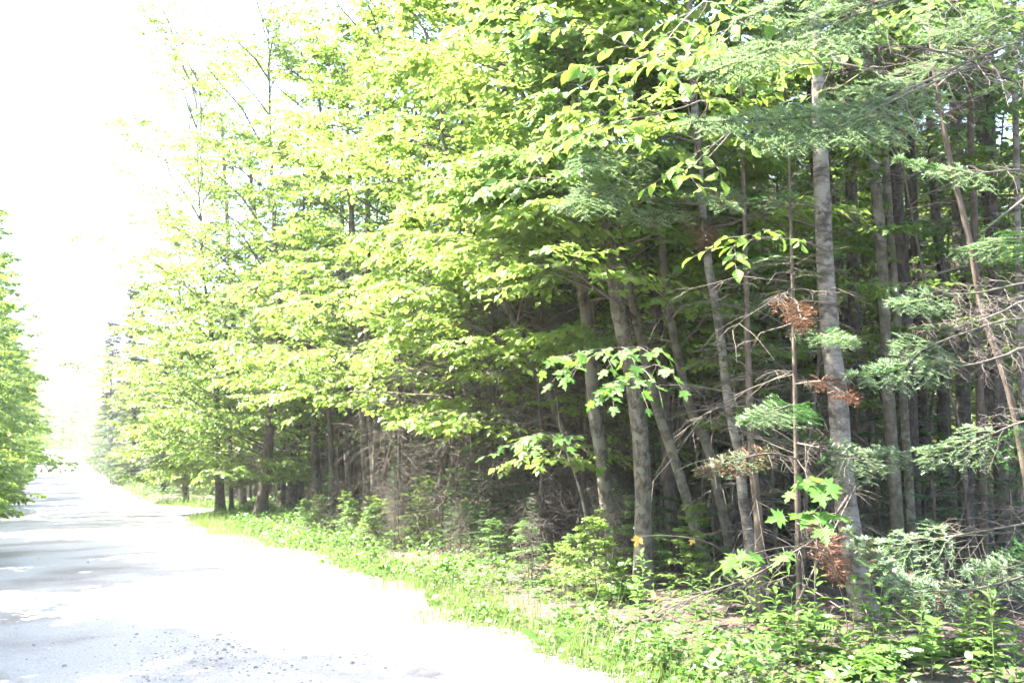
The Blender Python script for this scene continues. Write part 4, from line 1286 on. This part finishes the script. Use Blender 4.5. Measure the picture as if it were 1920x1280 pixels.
# grass
n = 52000
s, _ = strip(n, -4, 34, 0, 1, 1.5)
off = rng.gamma(1.9, .42, n) - .5 + .2 * np.sin(s * 2.1) + .15 * np.sin(s * 5.3)
X, Y = xy(s, edge_r(s) + off)
s2, off2 = strip(9000, 16, 60, 0, 1)
X2, Y2 = xy(s2, edge_l(s2) + .15 - np.abs(rng.normal(0, .9, 9000)))
s3 = rng.uniform(30, 130, 16000)
X3, Y3 = xy(s3, np.where(rng.random(16000) < .5, edge_r(s3) - .1 + np.abs(rng.normal(0, 1.1, 16000)), edge_l(s3) + .1 - np.abs(rng.normal(0, 1.1, 16000))))
X2, Y2 = np.concatenate([X2, X3]), np.concatenate([Y2, Y3])
X, Y = np.concatenate([X, X2]), np.concatenate([Y, Y2])
far = np.clip((Y - 15) / 30, 0, 2.5)
patch = np.sin(X * 2.7 + Y * .9) + np.sin(Y * 3.1 - X) + rng.normal(0, .6, len(X))
k = patch > -.6
X, Y, patch, far = X[k], Y[k], patch[k], far[k]
n = len(X)
a = rng.uniform(0, 6.28, n)
lean = rng.uniform(.1, 1.3, n)
d = np.stack([np.cos(a) * lean, np.sin(a) * lean, np.ones(n)], -1)
h = rng.lognormal(-2.25, .45, n) * (1 + .35 * np.clip(patch, 0, 2))
h = h * (1 + .35 * far)
wd_ = rng.uniform(.0025, .007, n) * (1 + 2.5 * far) / h
V, F = stamp(np.stack([X, Y, gz(X, Y) - .01], -1), d, np.stack([np.cos(a), np.sin(a), -lean], -1) * -1, h, BLADE_V, BLADE_F, wd_)
tag(obj('grass', mesh('grass', [(V, F)], M_GRASS)), 'uneven bright green grass along the gravel verge', 'grass', kind='stuff')

# low broad-leaved ground cover
n = 62000
s = -4 + 38 * rng.random(n) ** 1.5
off = rng.gamma(1.7, .5, n) - .14
clump = np.sin(s * 1.3 + 2 * off) + np.sin(off * 4.1 + s * 2.7) + np.sin(s * 6.1 - off * 5)
keep = clump + rng.normal(0, .6, n) > -.2
s, off, clump = s[keep], off[keep], clump[keep]
X, Y = xy(s, edge_r(s) + off)
n = len(X)
a = rng.uniform(0, 6.28, n)
hgt = rng.random(n) ** .7 * (.08 + .13 * np.clip(clump + .4, 0, 2.2)) * np.clip(off * 1.2 + .3, .25, 1)
d = np.stack([np.cos(a), np.sin(a), rng.uniform(-.6, .7, n)], -1)
pos = np.stack([X, Y, gz(X, Y) + hgt], -1)
nn = np.array([0, 0, 1.0]) + rng.normal(0, .55, (n, 3))
sz = rng.lognormal(-3.2, .38, n) * (1 + .02 * np.clip(Y - 8, 0, 60))
nr = Y < 7.6
V, F = stamp(pos[nr], d[nr], nn[nr], sz[nr], LEAF_V * np.array([1, 1.2, 1]), LEAF_F)
Vf, Ff = stamp(pos[~nr], d[~nr], nn[~nr], sz[~nr] * 1.05, KITE_V, KITE_F)
s2 = rng.uniform(16, 120, 9000)
X2, Y2 = xy(s2, np.where((rng.random(9000) < .5) & (s2 > 30), edge_r(s2) + rng.gamma(2, .6, 9000), edge_l(s2) - rng.gamma(2, .6, 9000)))
a2 = rng.uniform(0, 6.28, 9000)
V2, F2 = stamp(np.stack([X2, Y2, gz(X2, Y2) + rng.uniform(.02, .5, 9000)], -1), np.stack([np.cos(a2), np.sin(a2), a2 * 0], -1), np.array([0, 0, 1.0]) + rng.normal(0, .35, (9000, 3)), rng.uniform(.08, .2, 9000), LEAF_V, LEAF_F)
tag(obj('ground_cover', mesh('ground_cover', [(V, F), (Vf, Ff), (V2, F2)], M_HERB)), 'low leafy weeds carpeting the verge below the trees', 'weeds', kind='stuff')

# dry leaves and twigs on the forest floor
n = 16000
s = rng.uniform(-5, 30, n)
off = 1.2 + rng.gamma(2.0, 2.6, n)
X, Y = xy(s, edge_r(s) + off)
a = rng.uniform(0, 6.28, n)
V, F = stamp(np.stack([X, Y, gz(X, Y) + .012], -1), np.stack([np.cos(a), np.sin(a), rng.normal(0, .25, n)], -1), np.array([0, 0, 1.0]) + rng.normal(0, .4, (n, 3)), rng.uniform(.05, .11, n), KITE_V * np.array([1, .9, 1.6]), KITE_F)
tag(obj('leaf_litter', mesh('leaf_litter', [(V, F)], M_LITTER)), 'dry brown leaves covering the forest floor', 'litter', kind='stuff')
m = 2200
s = rng.uniform(-5, 30, m)
off = 1.4 + rng.gamma(2.0, 2.2, m)
X, Y = xy(s, edge_r(s) + off)
a = rng.uniform(0, 6.28, m)
u = np.linspace(-.5, .5, 4)
L = rng.uniform(.2, 1.0, m)
P = np.stack([X, Y, gz(X, Y) + rng.uniform(.01, .15, m)], -1)[:, None] + np.stack([np.cos(a), np.sin(a), rng.normal(0, .25, m)], -1)[:, None] * (u[None, :, None] * L[:, None, None])
P += rng.normal(0, .02, P.shape)
tag(obj('brushwood_litter', mesh('brushwood_litter', [tubes(P, np.broadcast_to(np.array([.006, .005, .004, .002]), (m, 4)), 4)], M_DEADTWIG)), 'fallen grey twigs strewn over the forest floor', 'twigs', kind='stuff')

# ferns
def frond_mesh(rng, L=.55):
    u = np.linspace(0, 1, 9)
    P = np.stack([L * u, 0 * u, .55 * L * u - .62 * L * u ** 2.3], -1)
    wd = [tubes(P[None], (.0035 * (1 - .8 * u))[None], 3)]
    c = 15
    f = np.linspace(.14, .985, c)
    parts = []
    for sg in (-1, 1):
        p, T = along(P[None], np.zeros(c, int), f)
        sd = np.tile(np.array([[0, 1.0, 0]]), (c, 1)) * sg
        d = sd + .45 * T + np.array([0, 0, -.12])
        ln = L * .34 * np.sin(np.clip(f * .9 + .1, 0, 1) * math.pi) ** .7 + .015
        parts.append(stamp(p, d, np.array([0, 0, 1.0]) + rng.normal(0, .12, (c, 3)), ln, LEAF_V * np.array([1, .62, 1]), LEAF_F))
    return mesh('frond', wd + parts, [M_STALK, M_HERB], [0, 1, 1])


FROND = [frond_mesh(rng) for _ in range(3)]
ferns = [(1458, 1205, .75, 'fern with broad fronds at the foot of the dark brown trunk'), (1485, 1180, .7, None), (1640, 1262, .8, 'fern with broad leaflets at the bottom margin below the birch'),
         (1600, 1240, .6, None), (1690, 1235, .65, None), (1395, 1235, .6, None), (1150, 1120, .55, None), (1060, 1095, .5, None),
         (600, 968, 1.0, 'large bright fern below the dark crooked trunk'), (640, 960, 1.05, 'large bright fern below the straight dark trunk'), (665, 955, 1.0, 'large arching fern left of the sunlit pale trunk'), (560, 975, .9, None),
         (585, 985, .8, None), (745, 1010, .7, None), (1780, 1225, .6, None)]
for i, (px, py, scl, lab) in enumerate(ferns):
    p = hit(px, py)
    p[2] = float(gz(p[0], p[1]))
    root = thing('fern_plant', lab or 'green fern tuft among the weeds at the edge of the wood', 'fern', p, i * .7, 'ferns at the edge of the wood', scl)
    for j in range(8):
        o = obj('frond', FROND[(i + j) % 3], root)
        o.rotation_euler = (rng.normal(0, .15), -.15 + rng.normal(0, .15), j * .785 + rng.normal(0, .2))
        q = rng.uniform(.75, 1.15)
        o.scale = (q, q, q)

# tall weeds
def weed_stem(h, rng):
    u = np.linspace(0, 1, 7)
    P = np.stack([.06 * h * u ** 2, .02 * np.sin(u * 5) * h, h * u], -1)
    return P, mesh('stem', [tubes(P[None], (.0035 * (1 - .6 * u))[None], 5)], M_STALK, smooth=True)


WSTEMS = [weed_stem(h, rng) for h in (.34, .44, .54)]
weeds = []
for i in range(44):
    px = rng.uniform(1440, 1905) if i < 30 else rng.uniform(1180, 1460)
    py = rng.uniform(1195, 1300) if i < 30 else rng.uniform(1150, 1285)
    weeds.append((px, py))
for px, py, lab in ((1870, 1300, 'upright weed with long narrow leaves at the right bottom corner'), (1905, 1310, 'upright weed with long narrow leaves cut by the right margin'), (1600, 1225, 'tall weed with narrow leaves in front of the birch trunk'),
                    (1700, 1185, 'tallest leafy weed right of the foot of the birch')):
    weeds.append((px, py, lab))
for i, w in enumerate(weeds):
    p = hit(w[0], w[1])
    p[2] = float(gz(p[0], p[1])) - .01
    P, me = WSTEMS[i % 3]
    wide = len(w) == 2 and i % 3 == 0
    lab = w[2] if len(w) == 3 else ('low weed with broad oval leaves on the verge near the birch' if wide else 'weed with narrow pointed leaves on the verge near the birch')
    root = thing('weed_plant', lab, 'weed', p, rng.uniform(0, 6.28), 'weeds in the foreground verge', rng.uniform(.8, 1.25) if len(w) == 2 else 1.2)
    obj('stem', me, root)
    c = 16
    for j in range(c):
        f = .18 + .82 * (j + .5) / c
        q, T = along(P[None], np.zeros(1, int), np.array([f]))
        az = j * 2.4 + rng.normal(0, .2)
        d = (math.cos(az), math.sin(az), .25 + .8 * f ** 3)
        obj('leaf', OVAL if wide else LANCE, root, frame(q[0], d, (0, 0, 1), (.115 if wide else .14) * (1.15 - .5 * f) * rng.uniform(.8, 1.15)))

# ------------------------------------------------------------------ thin haze volume added to imitate the bright lens veil
hz_V = np.array([(x, y, z) for x in (-900, 900) for y in (-300, 1000) for z in (-7, 16)], float)
hz_F = np.array([(0, 1, 3, 2), (4, 6, 7, 5), (0, 4, 5, 1), (2, 3, 7, 6), (0, 2, 6, 4), (1, 5, 7, 3)])
hm, hnt, hout = new_mat('veil_volume')
pv = N(hnt, 'ShaderNodeVolumePrincipled')
pv.inputs['Color'].default_value = (.95, .97, 1, 1)
pv.inputs['Density'].default_value = .0004
pv.inputs['Anisotropy'].default_value = .2
hnt.links.new(pv.outputs[0], hout.inputs['Volume'])
tag(obj('veil_haze', mesh('veil_haze', [(hz_V, hz_F)], hm)), 'thin haze added as a stand-in for the bright lens veil over road and wood', 'veil_haze', kind='stuff')
